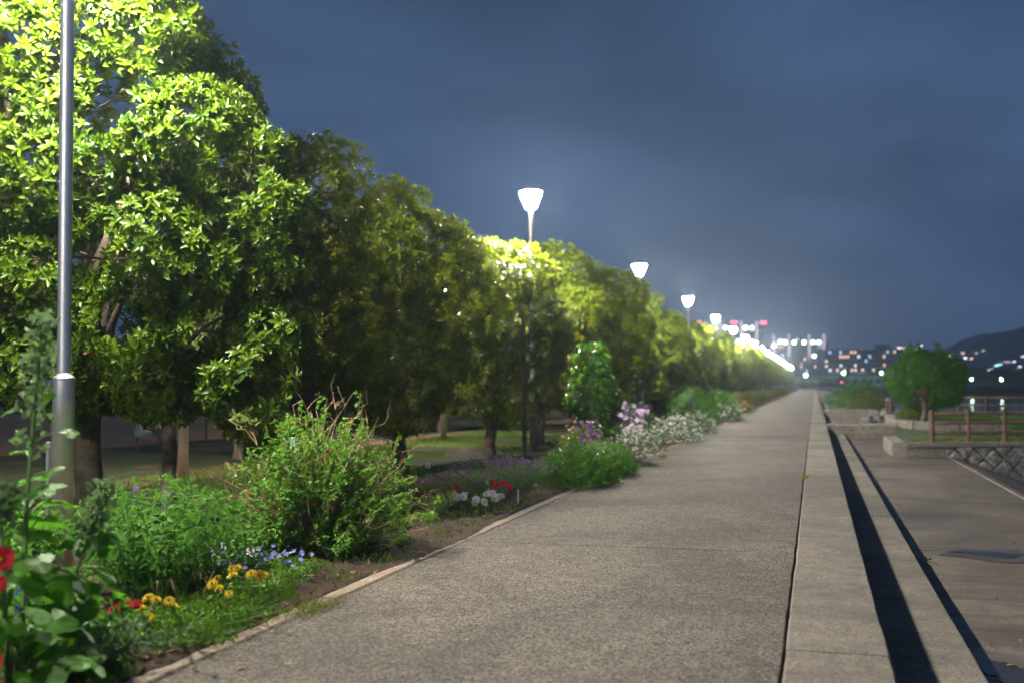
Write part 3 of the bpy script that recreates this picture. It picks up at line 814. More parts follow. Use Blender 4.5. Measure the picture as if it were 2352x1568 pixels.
def put_flowers(parent, mesh, pts, rng, scale=1.0, face=(0.2, -.8, .75), name='flower'):
    for p in pts:
        o = put(name, mesh, parent); o.location = Vector(p)
        o.rotation_mode = 'QUATERNION'; o.rotation_quaternion = Vector(unit(np.array(face) + rng.normal(0, .3, 3))).to_track_quat('Z', 'Y')
        s = scale * rng.uniform(.85, 1.15); o.scale = (s, s, s)
def blossoms(rng, pts, mat, r, parent, name='blossom'):
    """many tiny flowers on one plant, joined"""
    mb = MB(); P = np.asarray(pts, float); n = len(P)
    Dv = unit(rng.normal(0, .35, (n, 3)) + [0.1, -.5, .8]); A, B = frame(Dv)
    for k in range(5):
        a = k * 1.2566 + rng.random(n) * .4; T = A * np.cos(a)[:, None] + B * np.sin(a)[:, None] + Dv * .2
        rr = r * rng.uniform(.75, 1.2, n)
        leaves(mb, P, T, Dv, rr, rr * .9, TMPL_LOW, .1, rnd=rng.random(n))
    return mb.build(name, mat, parent, kind='stuff')
def clump(name, label, cat, px, py, seed, n, h, spread, nodes, L, W, leaf='herb_leaf', flower=None, fmode=None, nf=0, fr=.012, fz=1.0, group=None, tmpl=TMPL_MID, rise=.02, z=.03, stem_r=.003, droop=.3, face=(.2, -.8, .75), base_r=.05, pos=None, tipros=True, arch=.15, pair=2, up=.35, fscale=1.0):
    rg = np.random.default_rng(seed)
    loc = (G(px, py, z) if pos is None else np.array(pos))
    t = thing(name, label, cat, loc, 0, group)
    a, b = MB(), MB()
    tips, td = stem_plant(a, b, rg, n, h, spread, nodes, L, W, base_r, tmpl, droop, stem_r=stem_r, tipros=tipros, arch=arch, pair=pair, up=up)
    a.build('foliage', M[leaf], t, True); b.build('stem', M['stem'], t)
    if flower:
        if fmode == 'heads':
            s = rg.permutation(len(tips))[:nf]
            put_flowers(t, flower, tips[s] + td[s] * rise, rg, fscale, face)
        else:
            s = rg.integers(0, len(tips), nf)
            P = tips[s] + rg.normal(0, .35 * spread / max(1, math.sqrt(n)) + .012, (nf, 3)) * [1, 1, .6] + [0, 0, rise]
            blossoms(rg, P, M[flower], fr, t)
    return t, tips, td

# --- big shrub with bare twigs
def big_shrub():
    rg = np.random.default_rng(3)
    base = G(735, 1262, .03)
    t = thing('garden_shrub', 'big bushy green shrub with many bare tan twigs beside the path', 'shrub', base)
    tw, lf = MB(), MB()
    LP, LT, LL = [], [], []
    hx, hz = .70, 1.0
    for i in range(700):
        a = rg.random() * 6.283; el = math.acos(rg.uniform(-.05, 1.0)); q = rg.uniform(.55, 1.0)
        d = np.array([math.sin(el) * math.cos(a) * hx, math.sin(el) * math.sin(a) * hx * .9, .16 + math.cos(el) * (hz - .18)])
        lop = 1 + .16 * math.sin(3 * a + 1) + .12 * math.sin(5 * el + 2 * a)
        e = d * q * lop; e[2] = max(.04, e[2])
        s = np.array([e[0] * .25 + rg.normal(0, .06), e[1] * .25 + rg.normal(0, .06), rg.uniform(0, .35) * e[2]])
        P = curve_pts(s, e, 6, rg.uniform(-.05, .18), rg, .22)
        r = rg.uniform(.0024, .0050)
        tw.tube(P, np.linspace(r, r * .45, 6), 4, cap=False)
        bare = rg.random() < .22 and (e[0] > .05 or e[2] < .5)
        for s_ in range(rg.integers(1, 4)):
            b0 = P[rg.integers(2, 6)]; dd = unit(e - s + rg.normal(0, .5, 3) * np.linalg.norm(e - s) + [0, 0, .15]); l = rg.uniform(.06, .17)
            Q = curve_pts(b0, b0 + dd * l, 4, .08, rg, .1); tw.tube(Q, np.linspace(r * .6, r * .3, 4), 3, cap=False)
            if not bare:
                for u in np.linspace(.2, 1, 4):
                    p = b0 + (Q[-1] - b0) * u
                    LP += [p, p]; o = unit(rg.normal(size=3) + [0, -.3, .3]); LT += [o, unit(-o + rg.normal(0, .4, 3) + [0, 0, .3])]; LL += [rg.uniform(.026, .048)] * 2
        if not bare:
            for u in rg.uniform(.35, 1.0, 8):
                x = u * 5; j = min(4, int(x)); p = P[j] + (P[j + 1] - P[j]) * (x - j)
                LP.append(p); LT.append(unit(rg.normal(size=3) + unit(e) * .6 + [0, 0, .1])); LL.append(rg.uniform(.026, .05))
    # long wild twigs
    for px, py in ((760, 885), (705, 940), (845, 925), (935, 1040), (515, 1060), (525, 1130), (860, 985), (905, 1045), (545, 985), (770, 940), (512, 1100), (890, 960)):
        e = D(px, py, 7.2 + rg.uniform(-.2, .2)) - base
        s = e * .45 + rg.normal(0, .04, 3); P = curve_pts(s, e, 7, .1, rg, .12)
        tw.tube(P, np.linspace(.0045, .0015, 7), 4, cap=False)
        for s_ in range(5):
            b0 = P[rg.integers(3, 7)]; Q = curve_pts(b0, b0 + unit(unit(e - s) + rg.normal(0, .5, 3)) * rg.uniform(.06, .16), 4, .1, rg, .1); tw.tube(Q, np.linspace(.002, .001, 4), 3, cap=False)
    LP, LT, LL = np.array(LP), np.array(LT), np.array(LL)
    NN = unit(np.array([0, 0, 1.0]) + rg.normal(0, .45, LP.shape) + unit(LP) * .4)
    leaves(lf, LP, LT, NN, LL, LL * .68, TMPL_HI, curl=rg.uniform(.1, .45, len(LL)), rng=rg)
    tw.build('twig', M['twig'], t, kind='stuff'); lf.build('foliage', M['shrub_leaf'], t, True, 'stuff')
big_shrub()
t = thing('name_plate', 'pale plastic plate half hidden inside the big twiggy shrub', 'plate', G(716, 1240, .03) * [1, 1, 0] + [0, -.33, .03])
mb = MB(); mb.box((0, 0, .68), (.075, .008, .26), rz=.3, bev=.002); mb.build('panel', M['plastic_blue'], t)
mb = MB(); mb.tube([(0, .01, 0), (0, .01, .6)], .006, 5); mb.build('stake', M['plastic_white'], t)

# --- purple sage
t, tips, td = clump('sage_plant', 'bushy sage with narrow leaves and a few purple flower spikes', 'plant', 352, 1366, 4, 95, .62, .42, 11, .085, .019, 'sage_leaf', tmpl=TMPL_HI, droop=.5, base_r=.2, arch=.25)
rg = np.random.default_rng(8)
for q, (px, py) in enumerate(((312, 1130), (382, 1142), (288, 1168), (377, 1160))):
    e = D(px, py, 6.0) - np.array(t.location)
    mb = MB(); mb.tube(curve_pts(e - [.02, 0, .14], e + [.0, 0, .03], 4, 0, rg, .02), .003, 4); sp = mb.build('flower_spike', M['purple'], t)
    P = e + np.stack([rg.normal(0, .009, 26), rg.normal(0, .009, 26), np.linspace(-.07, .035, 26)], -1)
    b = blossoms(rg, P, M['purple'], .013, t, 'blossom'); b.parent = sp
# cut dry stalks at its foot
for q, (px, py, hx) in enumerate(((395, 1420, -.10), (415, 1415, -.06), (470, 1420, .08), (505, 1430, .05), (350, 1425, .03), (455, 1380, .10), (560, 1405, .06))):
    p = G(px, py, .03); mb = MB(); h = .12 + .1 * ((q * 37) % 10) / 10
    mb.tube([(0, 0, -.02), (hx * .5, .01, h * .5), (hx, 0, h)], [.008, .007, .006], 6)
    o = mb.build('cut_stalk', M['dry_stalk']); o.location = Vector(p); tag(o, 'dry cut flower stalk sticking out of the bed below the sage', 'stalk', 'dry stalks below the sage')

# --- hollyhocks
def lobed_leaf(seed):
    rg = np.random.default_rng(seed); n = 36; a = np.linspace(-2.75, 2.75, n)
    r = 1 - .20 * np.cos(a * 3.4) * (1) + .05 * np.cos(a * 17) - .10 * (np.abs(a) / 2.75) ** 3
    r = r / r.max()
    V = [(0, 0, .02)]
    for s in (.5, 1.0):
        for k in range(n):
            zz = -.10 * s * s + .07 * s * math.cos(a[k] * 3.4 + .3) + rg.normal(0, .015) * s
            V.append((s * r[k] * math.cos(a[k]) * .9 + .0, s * r[k] * math.sin(a[k]) * .95, zz))
    V = np.array(V); T = []
    for k in range(n - 1):
        T.append((0, 1 + k, 2 + k)); T += [(1 + k, 1 + n + k, 2 + n + k), (1 + k, 2 + n + k, 2 + k)]
    mb = MB(); mb.add(V * .5 + [.12, 0, 0], T, rg.random()); return mb.mesh('leaf', M['hollyhock_leaf'], True)
HL = [lobed_leaf(s) for s in range(5)]
def hollyhock(label, base, stalk, leaf_specs, seed, spike_from):
    rg = np.random.default_rng(seed)
    t = thing('hollyhock', label, 'plant', base)
    S = np.array([p - base for p in stalk]); mb = MB(); mb.tube(S, np.linspace(.013, .006, len(S)), 8); st = mb.build('stalk', M['stem'], t, True)
    def along(u):
        x = u * (len(S) - 1); j = min(len(S) - 2, int(x)); return S[j] + (S[j + 1] - S[j]) * (x - j)
    pt = MB()
    for i, (u, az, reach, size, drop) in enumerate(leaf_specs):
        p = along(u); d = np.array([math.cos(az), math.sin(az), .35]); e = p + d * reach
        pt.tube(curve_pts(p, e, 4, .08, rg, .04), [.004, .0035, .003, .0025], 5, cap=False)
        o = put('leaf', HL[i % 5], t); o.location = Vector(e)
        nrm = unit(np.array([math.cos(az) * drop, math.sin(az) * drop - .25, 1.0]) + rg.normal(0, .25, 3))
        X = unit(np.array([math.cos(az), math.sin(az), 0]) - nrm * (nrm @ np.array([math.cos(az), math.sin(az), 0]))); Yv = np.cross(nrm, X)
        o.rotation_mode = 'QUATERNION'; o.rotation_quaternion = Matrix((X, Yv, nrm)).transposed().to_quaternion(); o.scale = (size,) * 3
    pt.build('petiole', M['stem'], t)
    # seed pods and small bracts up the spike
    a = MB(); n = 46; us = np.linspace(spike_from, 1, n); P = np.array([along(u) for u in us]); az = np.arange(n) * 2.399
    O = np.stack([np.cos(az), np.sin(az), np.full(n, .5)], -1); sz = np.linspace(1, .45, n)
    rosettes(a, P + unit(O) * (.03 * sz)[:, None], unit(O), 6, .026, .017, rg, TMPL_MID, tilt=(5, 60))
    m2 = np.arange(0, n, 2); rosettes(a, P[m2] + unit(O[m2]) * .035, unit(O[m2] + [0, 0, -.8]), 3, .06, .04, rg, TMPL_MID, tilt=(30, 80))
    a.build('seed_pod', M['grey_leaf'], t, True)
    return t, along
b1 = G(45, 1640, .02); st1 = [b1, D(52, 1420, 4.05), D(62, 1150, 4.05), D(78, 960, 4.0), D(88, 840, 4.0), D(97, 725, 4.0)]
rg = np.random.default_rng(9)
sp1 = [(rg.uniform(.02, .42), rg.uniform(0, 6.28), rg.uniform(.10, .24), rg.uniform(.16, .25), rg.uniform(.1, .9)) for _ in range(38)] + [(.45, -.2, .12, .12, .3), (.50, 2.6, .10, .11, .3), (.54, .3, .14, .10, .3), (.6, 3.3, .1, .09, .4), (.66, -.4, .09, .07, .4), (.72, 2.9, .08, .06, .4)]
h1, al1 = hollyhock('tall hollyhock with an upright seed spike in front of the lamp pole', b1, st1, sp1, 31, .52)
b2 = G(95, 1600, .02); st2 = [b2, D(112, 1470, 4.2), D(140, 1385, 4.25), D(178, 1300, 4.3), D(215, 1215, 4.35), D(245, 1105, 4.4)]
sp2 = [(rg.uniform(.05, .75), rg.uniform(-1.6, 1.6) if rg.random() < .75 else rg.uniform(0, 6.28), rg.uniform(.06, .17), rg.uniform(.10, .20), rg.uniform(.1, .9)) for _ in range(24)]
h2, al2 = hollyhock('leaning hollyhock bending right across the lamp pole foot', b2, st2, sp2, 32, .68)
b3 = G(25, 1585, .02); st3 = [b3, D(18, 1500, 3.75), D(12, 1400, 3.75), D(6, 1290, 3.75), D(2, 1200, 3.8), D(0, 1120, 3.8)]
sp3 = [(rg.uniform(.0, .6), rg.uniform(0, 6.28), rg.uniform(.06, .2), rg.uniform(.12, .2), rg.uniform(.1, .9)) for _ in range(18)]
h3, al3 = hollyhock('short hollyhock with dark red open flowers', b3, st3, sp3, 33, .8)
mbf = MB(); a = np.arange(5) * 1.2566
tmf = (np.array([[0, 0, 0], [.45, .8, .1], [.45, -.8, .1], [.9, 1.0, .12], [.9, -1.0, .12], [1.0, 0, .02]]), np.array([[0, 2, 1], [1, 2, 4], [1, 4, 3], [3, 4, 5]]))
leaves(mbf, np.zeros((5, 3)), np.stack([np.cos(a), np.sin(a), np.full(5, .45)], -1), np.stack([-np.cos(a) * .45, -np.sin(a) * .45, np.ones(5)], -1), .045, .062, tmf, -.05, rng=rg)
mbf.lathe([(.008, 0), (.006, .02), (0, .024)], (0, 0, .004), 6, 1)
hf = mbf.mesh('flower', [M['red'], M['yellow']], True)
for px, py, dp in ((6, 1282, 3.65), (-14, 1352, 3.6), (4, 1512, 3.5)):
    put_flowers(h3, hf, [D(px, py, dp) - b3], rg, 1.05, (.5, -.85, .25))
# low weedy trailing shoot along the path edge
clump('trailing_mallow', 'grey green shoots trailing from the hollyhocks towards the path edging', 'plant', 215, 1530, 44, 26, .16, .38, 6, .045, .032, 'grey_leaf', droop=.2, arch=.5)
clump('mallow_seedling', 'low leafy mallow growing at the foot of the hollyhocks', 'plant', 110, 1500, 45, 30, .25, .3, 5, .07, .06, 'hollyhock_leaf', droop=.3)
clump('mallow_seedling', 'leafy mallow shoot behind the hollyhocks close to the lamp pole foot', 'plant', 60, 1345, 46, 22, .45, .25, 6, .07, .055, 'hollyhock_leaf', droop=.3)

# --- seedlings and low plants between sage and shrub
for q, (px, py, h, n, lab) in enumerate(((565, 1322, .46, 9, 'tall seedling with broad pointed leaves between sage and shrub'), (505, 1335, .30, 12, 'leafy seedling leaning out of the sage towards the violet flowers'),
                                          (620, 1290, .30, 10, 'broad leaved seedling in front of the shrub left side'), (655, 1275, .22, 14, 'low green seedling at the foot of the shrub left side'))):
    clump('seedling', lab, 'plant', px, py, 60 + q, n, h, .16, 6, .062, .034, 'sage_leaf' if q < 2 else 'herb_leaf', droop=.35)
clump('basil_plant', 'small pale green bushy plant at the path side of the shrub', 'plant', 778, 1284, 65, 26, .19, .13, 6, .050, .023, 'herb_leaf')
clump('violet_flower_patch', 'low patch of violet blue flowers beside the yellow flowers', 'plant', 545, 1318, 66, 40, .10, .28, 4, .03, .016, 'herb_leaf', 'violet', None, 34, .021, rise=.03)
clump('violet_flower_patch', 'scattered violet blue flowers in front of the shrub, near the white plant tag', 'plant', 625, 1306, 67, 34, .09, .26, 4, .03, .016, 'herb_leaf', 'violet', None, 22, .018, rise=.03)
clump('lilac_pansy', 'pale lilac crinkled flowers behind the violet flowers', 'plant', 525, 1300, 68, 12, .12, .10, 4, .035, .02, 'herb_leaf', PA['lilac'], 'heads', 6, rise=.03, fscale=1.3)
clump('yellow_zinnia', 'cluster of bright yellow daisy-like flowers next to bare soil', 'plant', 545, 1385, 69, 14, .16, .11, 5, .045, .02, 'herb_leaf', FL['yellow'], 'heads', 8, rise=.03, face=(.1, -.5, .9))
clump('yellow_zinnia', 'pair of small yellow flowers below the sage', 'plant', 490, 1402, 70, 8, .11, .08, 4, .04, .018, 'herb_leaf', FL['yellow'], 'heads', 3, rise=.025, face=(.1, -.5, .9), fscale=.85)
clump('yellow_zinnia', 'yellow daisy-like flowers touching the red flowers', 'plant', 345, 1440, 71, 12, .11, .10, 4, .04, .018, 'herb_leaf', FL['yellow'], 'heads', 7, rise=.025, face=(.1, -.5, .9))
clump('red_zinnia', 'clump of deep red daisy-like flowers near the path edging', 'plant', 298, 1455, 72, 12, .12, .09, 4, .04, .018, 'herb_leaf', FL['red'], 'heads', 7, rise=.025, face=(.1, -.6, .9))
clump('cream_zinnia', 'fading cream flowers between hollyhock leaves and red flowers', 'plant', 235, 1462, 73, 10, .09, .10, 4, .04, .018, 'herb_leaf', FL['cream'], 'heads', 5, rise=.025, face=(.1, -.5, .9))
clump('red_bud_plant', 'small plant with tiny red flowers under the hollyhock leaves', 'plant', 170, 1530, 74, 10, .09, .10, 4, .04, .02, 'herb_leaf', 'red', None, 6, .012, rise=.02)
for q, (px, py, n, s) in enumerate(((470, 1432, 46, .22), (545, 1415, 40, .20), (430, 1470, 40, .22), (640, 1348, 26, .14), (690, 1318, 24, .14), (605, 1375, 20, .09))):
    clump('parsley_clump', ['curly bright green leaf clump under the small yellow flowers', 'curly bright green leaf clump at the soil edge below the yellow cluster', 'curly green leaf clump against the path edging', 'low green rosette on the bare soil before the violet flowers',
                            'low green rosette beside the white plant tag', 'tiny green tuft on the bare soil'][q], 'plant', px, py, 80 + q, n, .09, s, 5, .026, .019, 'herb_leaf', tmpl=TMPL_MID, droop=.1, base_r=s * .6)
# plant tag, hose, blue object
t = thing('plant_tag', 'white plastic plant tag stuck in the soil', 'plant tag', G(699, 1310, .03))
mb = MB(); mb.poly(np.array([(-.002, -.001, -.03), (.002, -.001, -.03), (.017, -.012, .075), (-.013, -.012, .075), (-.002, .001, -.03), (.002, .001, -.03), (.017, -.009, .076), (-.013, -.009, .076)]), [(0, 1, 2, 3), (7, 6, 5, 4), (0, 3, 7, 4), (1, 5, 6, 2), (2, 6, 7, 3)]); mb.build('blade', M['plastic_white'], t)
t = thing('plant_tag', 'thin white plant tag beside the crimson flowers', 'plant tag', G(1190, 1150, .03))
mb = MB(); mb.box((0, 0, .05), (.018, .003, .14), rz=.3, bev=.001); mb.build('blade', M['plastic_white'], t)
mb = MB(); pts = [G(px, py, .035) for px, py in ((560, 1285), (585, 1268), (610, 1258), (650, 1254), (690, 1250))]; mb.tube(pts, .011, 8); tag(mb.build('garden_hose', M['hose_blue'], None, True), 'blue garden hose lying in the bed between sage and shrub', 'hose')
t = thing('watering_bottle', 'blue and white bottle hidden behind the hollyhock leaves', 'bottle', G(50, 1400, .03))
mb = MB(); mb.lathe([(0, 0), (.035, 0), (.037, .02), (.037, .15), (.030, .18), (.014, .20), (.014, .215)], (0, 0, 0), 14); mb.build('body', M['hose_blue'], t, True)
mb = MB(); mb.lathe([(.017, .212), (.017, .24), (0, .241)], (0, 0, 0), 12); mb.build('cap', M['plastic_white'], t)

# --- right of the shrub
def strappy(name, label, px, py, n, L, W, seed, mat='herb_leaf'):
    rg = np.random.default_rng(seed); t = thing(name, label, 'plant', G(px, py, .03)); mb = MB()
    for i in range(n):
        a = i * 2.399; o = np.array([math.cos(a), math.sin(a), 0]); l = L * rg.uniform(.7, 1.1); lean = rg.uniform(.25, .8)
        s = np.linspace(0, 1, 7)
        C = np.outer(s * l * lean, o) + np.outer(l * (s - lean * .55 * s ** 2.4), [0, 0, 1.0]); C[:, :2] += o[:2] * .015
        side = np.array([-o[1], o[0], 0]); w = W * np.sin(np.clip(s * .9 + .12, 0, 1) * math.pi) ** .6
        V = np.concatenate([C + side * w[:, None] * .5, C - side * w[:, None] * .5]); T = []
        for k in range(6): T += [(k, k + 7, k + 8), (k, k + 8, k + 1)]
        mb.add(V, T, rg.random())
    mb.build('foliage', M[mat], t, True); return t
strappy('iris_plant', 'green plant with long sword-shaped leaves right of the shrub', 928, 1188, 26, .34, .026, 90)
strappy('lily_tuft', 'low tuft of narrow leaves beside the pansies', 985, 1200, 24, .16, .010, 91)
clump('lavender_clump', 'spindly yellow green herb with thin flower stalks left of the pansies', 'plant', 1000, 1190, 92, 60, .26, .18, 9, .022, .006, 'hedge_leaf', 'pink', None, 30, .007, rise=.01)
clump('white_pansy', 'white pansies with dark centres at the soil edge', 'plant', 1095, 1168, 93, 26, .13, .20, 5, .035, .02, 'herb_leaf', PA['white'], 'heads', 12, rise=.03, face=(.15, -.85, .5), fscale=1.35)
clump('yellow_pansy', 'small patch of yellow flowers between the herb and white pansies', 'plant', 1035, 1165, 94, 14, .12, .10, 4, .03, .016, 'herb_leaf', PA['yellow'], 'heads', 7, rise=.03, fscale=1.0)
clump('crimson_flower', 'small bunch of crimson flowers behind the white pansies', 'plant', 1140, 1152, 95, 12, .18, .09, 5, .035, .018, 'herb_leaf', PA['crimson'], 'heads', 7, rise=.03, fscale=1.1)
clump('crimson_flower', 'tiny crimson flower head beside the yellow pansies', 'plant', 1053, 1158, 96, 8, .14, .06, 4, .03, .015, 'herb_leaf', PA['crimson'], 'heads', 3, rise=.03, fscale=.8)
clump('purple_aster', 'airy mound of small purple asters behind the white pansies', 'plant', 1135, 1138, 97, 120, .42, .42, 8, .03, .008, 'grey_leaf', 'purple', None, 120, .014, rise=.02, base_r=.2)
clump('purple_aster', 'loose mound of purple asters beside the dark green bush', 'plant', 1190, 1125, 98, 70, .38, .28, 8, .03, .008, 'grey_leaf', 'purple', None, 70, .014, rise=.02, base_r=.15)
clump('mauve_heath', 'dusky mauve flower clump left of the purple asters', 'plant', 1040, 1150, 99, 60, .28, .22, 7, .022, .007, 'grey_leaf', 'magenta', None, 90, .011, rise=.02, base_r=.12)
# tall garlic-like flower stalks
for q, (px, py, tx, ty, lab) in enumerate(((975, 1190, 983, 1068, 'tall thin flower stalk with a pale round head right of the shrub'), (808, 1280, 850, 1195, 'thin bent flower stalk with a small pale head before the shrub'))):
    b = G(px, py, .03); e = D(tx, ty, float((b - CAM) @ _f)) - b
    t = thing('flower_stalk', lab, 'plant', b)
    mb = MB(); mb.tube(curve_pts([0, 0, 0], e, 8, .02, np.random.default_rng(q), .02) + np.sin(np.linspace(0, 3.14, 8))[:, None] * np.array([-.02, 0, 0]), .0042, 6); mb.build('stem', M['stem'], t, True)
    rg = np.random.default_rng(q + 5); blossoms(rg, e + rg.normal(0, .012, (22, 3)), M['cream'], .012, t)
strappy('garlic_leaf_tuft', 'thin curved grassy leaves at the foot of the bent flower stalk', 815, 1275, 12, .18, .008, 190)

# --- darker bush, vine and mixed border further on
def leafy_mound(name, label, pos, rx, ry, h, seed, n, L, W, leaf, cat='shrub', flowers=(), tmpl=TMPL_MID, group=None, box=False, z0=0.0):
    rg = np.random.default_rng(seed); t = thing(name, label, cat, pos, 0, group); mb = MB()
    u = rg.random(n) * 6.283; v = np.arccos(rg.uniform(-.1, 1, n)); s = rg.uniform(.72, 1.0, n)
    if box:
        e = .45; f = lambda q: np.sign(q) * np.abs(q) ** e
        X = np.stack([f(np.sin(v) * np.cos(u)) * rx, f(np.sin(v) * np.sin(u)) * ry, f(np.cos(v)) * h], -1)
    else:
        X = np.stack([np.sin(v) * np.cos(u) * rx, np.sin(v) * np.sin(u) * ry, np.cos(v) * h], -1)
        s = s * (1 + .13 * np.sin(4 * u + seed) * np.sin(3 * v) + .08 * np.sin(9 * u + 5 * v))
    X = X * s[:, None]; X[:, 2] = np.maximum(X[:, 2], .01) + z0
    N = unit(X / np.array([rx, ry, h]) ** 2)
    rosettes(mb, X, unit(N + [0, 0, .25] + rg.normal(0, .35, X.shape)), 5, L, W, rg, tmpl, tilt=(25, 85))
    mb.build('foliage', M[leaf], t, True, 'stuff')
    st = MB()
    for k in range(14):
        j = rg.integers(0, n); st.tube(curve_pts([rg.normal(0, .05 * rx), rg.normal(0, .05 * ry), 0], X[j] * .9, 5, .05, rg, .08), np.linspace(.012, .004, 5), 5, cap=False)
    st.build('stem', M['bark'], t)
    for fc, nf, fr, part in flowers:
        j = np.argsort(-(X[:, 2] / h * .6 - X[:, 1] / ry * .5 + rg.normal(0, part, n)))[:nf]
        blossoms(rg, X[j] * 1.04 + [0, 0, .02], M[fc], fr, t)
    return t
def bed(px, py): return G(px, py, .03)
leafy_mound('dark_bush', 'dense dark green bush overhanging the path edging', bed(1318, 1108), .52, .5, .42, 110, 1100, .05, .022, 'round_leaf')
leafy_mound('dark_bush', 'dark green leafy bush hugging the path beside the purple stocks', bed(1392, 1085), .42, .5, .40, 111, 900, .05, .024, 'shrub_leaf', flowers=(('magenta', 26, .022, .25),))
leafy_mound('purple_stock', 'purple stock flowers rising behind the dark bush', bed(1350, 1072), .40, .3, .62, 112, 380, .05, .016, 'herb_leaf', 'plant', flowers=(('magenta', 90, .026, .3), ('purple', 40, .024, .5)))
leafy_mound('pink_flower', 'salmon pink flowers behind the dark bush left side', bed(1312, 1075), .16, .16, .60, 113, 120, .05, .018, 'herb_leaf', 'plant', flowers=(('pink', 26, .03, .2),))
def vine():
    b = bed(1362, 1052); dep = float((b - CAM) @ _f)
    rg = np.random.default_rng(120)
    t = thing('climbing_vine', 'tall column of glossy bright green climbing vine on a stake', 'plant', b)
    mb = MB(); mb.tube([(0, 0, 0), (0, .02, 1.0), (0, 0, 1.75)], .016, 6); mb.build('stake', M['dry_stalk'], t)
    n = 620; z = rg.uniform(.1, 1.88, n); a = rg.random(n) * 6.283
    r = (.40 - .10 * (z / 1.9)) * (1 + .2 * np.sin(z * 7)) * rg.uniform(.45, 1, n) * np.where(z > 1.7, .6, 1)
    P = np.stack([r * np.cos(a), r * np.sin(a), z], -1); O = np.stack([np.cos(a), np.sin(a), rg.normal(-.6, .3, n)], -1)
    lf = MB(); leaves(lf, P, O, np.stack([np.cos(a) * .7, np.sin(a) * .7, np.ones(n)], -1), rg.uniform(.09, .15, n), rg.uniform(.07, .11, n), TMPL_HI, .2, rng=rg); lf.build('foliage', M['vine_leaf'], t, True, 'stuff')
    st = MB()
    for k in range(4):
        zz = np.linspace(0, 1.8, 14); st.tube(np.stack([.06 * np.cos(zz * 5 + k * 1.6), .06 * np.sin(zz * 5 + k * 1.6), zz], -1), .006, 5)
    st.build('stem', M['stem'], t)
vine()
b = bed(1205, 1060); t = thing('wooden_stake', 'thin weathered stake standing beside the first lit lamp pole', 'stake', b)
mb = MB(); mb.tube([(0, 0, 0), (.01, 0, 1.0), (.0, .01, 2.3)], [.035, .032, .028], 8); mb.build('shaft', M['limb'], t); mb = MB(); mb.tube([(0, 0, 2.28), (0, 0, 2.36)], [.033, .004], 8); mb.build('tip', M['limb'], t)
leafy_mound('white_alyssum', 'white flower mound right of the purple stocks', bed(1462, 1045), .45, .6, .48, 130, 500, .045, .014, 'grey_leaf', 'plant', flowers=(('white', 190, .022, .35), ('lilac', 40, .02, .4)))
leafy_mound('iris_clump', 'pale purple irises standing tall before the second lamp pole', bed(1468, 1020), .45, .4, .85, 131, 260, .08, .018, 'grey_leaf', 'plant', flowers=(('lilac', 34, .06, .1), ('purple', 26, .04, .3)))
leafy_mound('white_daisy', 'wide drift of white daisies along the path edging', bed(1555, 1010), .6, 1.2, .52, 132, 900, .05, .014, 'grey_leaf', 'plant', flowers=(('white', 330, .022, .4),))
leafy_mound('white_daisy', 'small round mound of white daisies at the far end of the drift', bed(1605, 992), .5, .8, .50, 133, 500, .05, .014, 'grey_leaf', 'plant', flowers=(('white', 160, .022, .4),))
leafy_mound('rounded_bush', 'rounded dark bush behind the white daisy drift', bed(1585, 975), .9, .9, 1.05, 134, 1400, .06, .028, 'round_leaf', flowers=(('purple', 14, .05, .6),))
leafy_mound('yellow_green_bush', 'arching yellow green bush between the daisies and the hedges', bed(1640, 962), .8, 1.0, .98, 135, 1200, .08, .03, 'vine_leaf')
leafy_mound('pink_border', 'mixed pink and white flowers before the clipped hedges', bed(1672, 962), .6, 1.2, .55, 136, 600, .06, .018, 'herb_leaf', 'plant', flowers=(('white', 90, .03, .4), ('lilac', 60, .035, .4)))
leafy_mound('pink_border', 'rosy flower mound touching the first clipped hedge', bed(1705, 948), .5, 1.0, .5, 137, 500, .06, .018, 'herb_leaf', 'plant', flowers=(('pink', 70, .035, .4), ('crimson', 30, .035, .4)))
leafy_mound('leafy_border', 'pale green leafy plants behind the pink flowers', bed(1655, 948), .9, 1.6, .9, 138, 1000, .08, .03, 'herb_leaf')
yy = 46.0
for k in range(12):
    ln = 5.5 + 1.0 * k
    leafy_mound('clipped_hedge', 'low clipped yellow green hedge, %s in the line after the pink flower border' % ords[k], (-3.55, yy + ln / 2, .0), .72, ln / 2, .78, 140 + k, 1500, .075, .035, 'hedge_leaf', 'hedge', group='clipped hedges along the path', box=True, tmpl=TMPL_LOW)
    yy += ln - .2
# --- grass and weeds in the bed and on the lawn behind
def grass(name, label, pts, h, w, mat, seed, z=.03):
    rg = np.random.default_rng(seed); P = np.asarray(pts, float); n = len(P); mb = MB()
    T = unit(np.stack([rg.normal(0, .45, n), rg.normal(0, .45, n), np.ones(n)], -1)); N = np.stack([rg.normal(size=n), rg.normal(size=n), rg.normal(0, .2, n)], -1)
    leaves(mb, P, T, N, h * rg.uniform(.5, 1.25, n), w, TMPL_LOW, rg.uniform(0, .5, n), rng=rg)
    o = mb.build(name, mat if not isinstance(mat, str) else M[mat], kind='stuff'); tag(o, label, 'grass'); return o
rg = np.random.default_rng(200)
def scatter(n, x0, x1, y0, y1, thr, s):
    P = np.stack([rg.uniform(x0, x1, n), rg.uniform(y0, y1, n), np.full(n, .0)], -1)
    k = hash_noise(np.stack([P[:, 0] * 1.6, P[:, 1] * 1.6, P[:, 0] * .4], -1), s) > thr
    P = P[k]; P[:, 2] = .03 * np.clip((XL - .1 - P[:, 0]) / .25, 0, 1); return P
g1 = scatter(16000, -3.35, XL - .11, 2.2, 5.2, -.5, 1.3)
g2 = scatter(9000, -4.9, -3.1, 3.0, 16, .5, 1.0)
g3 = scatter(2600, -3.1, XL - .11, 5.2, 16, .75, 1.6)
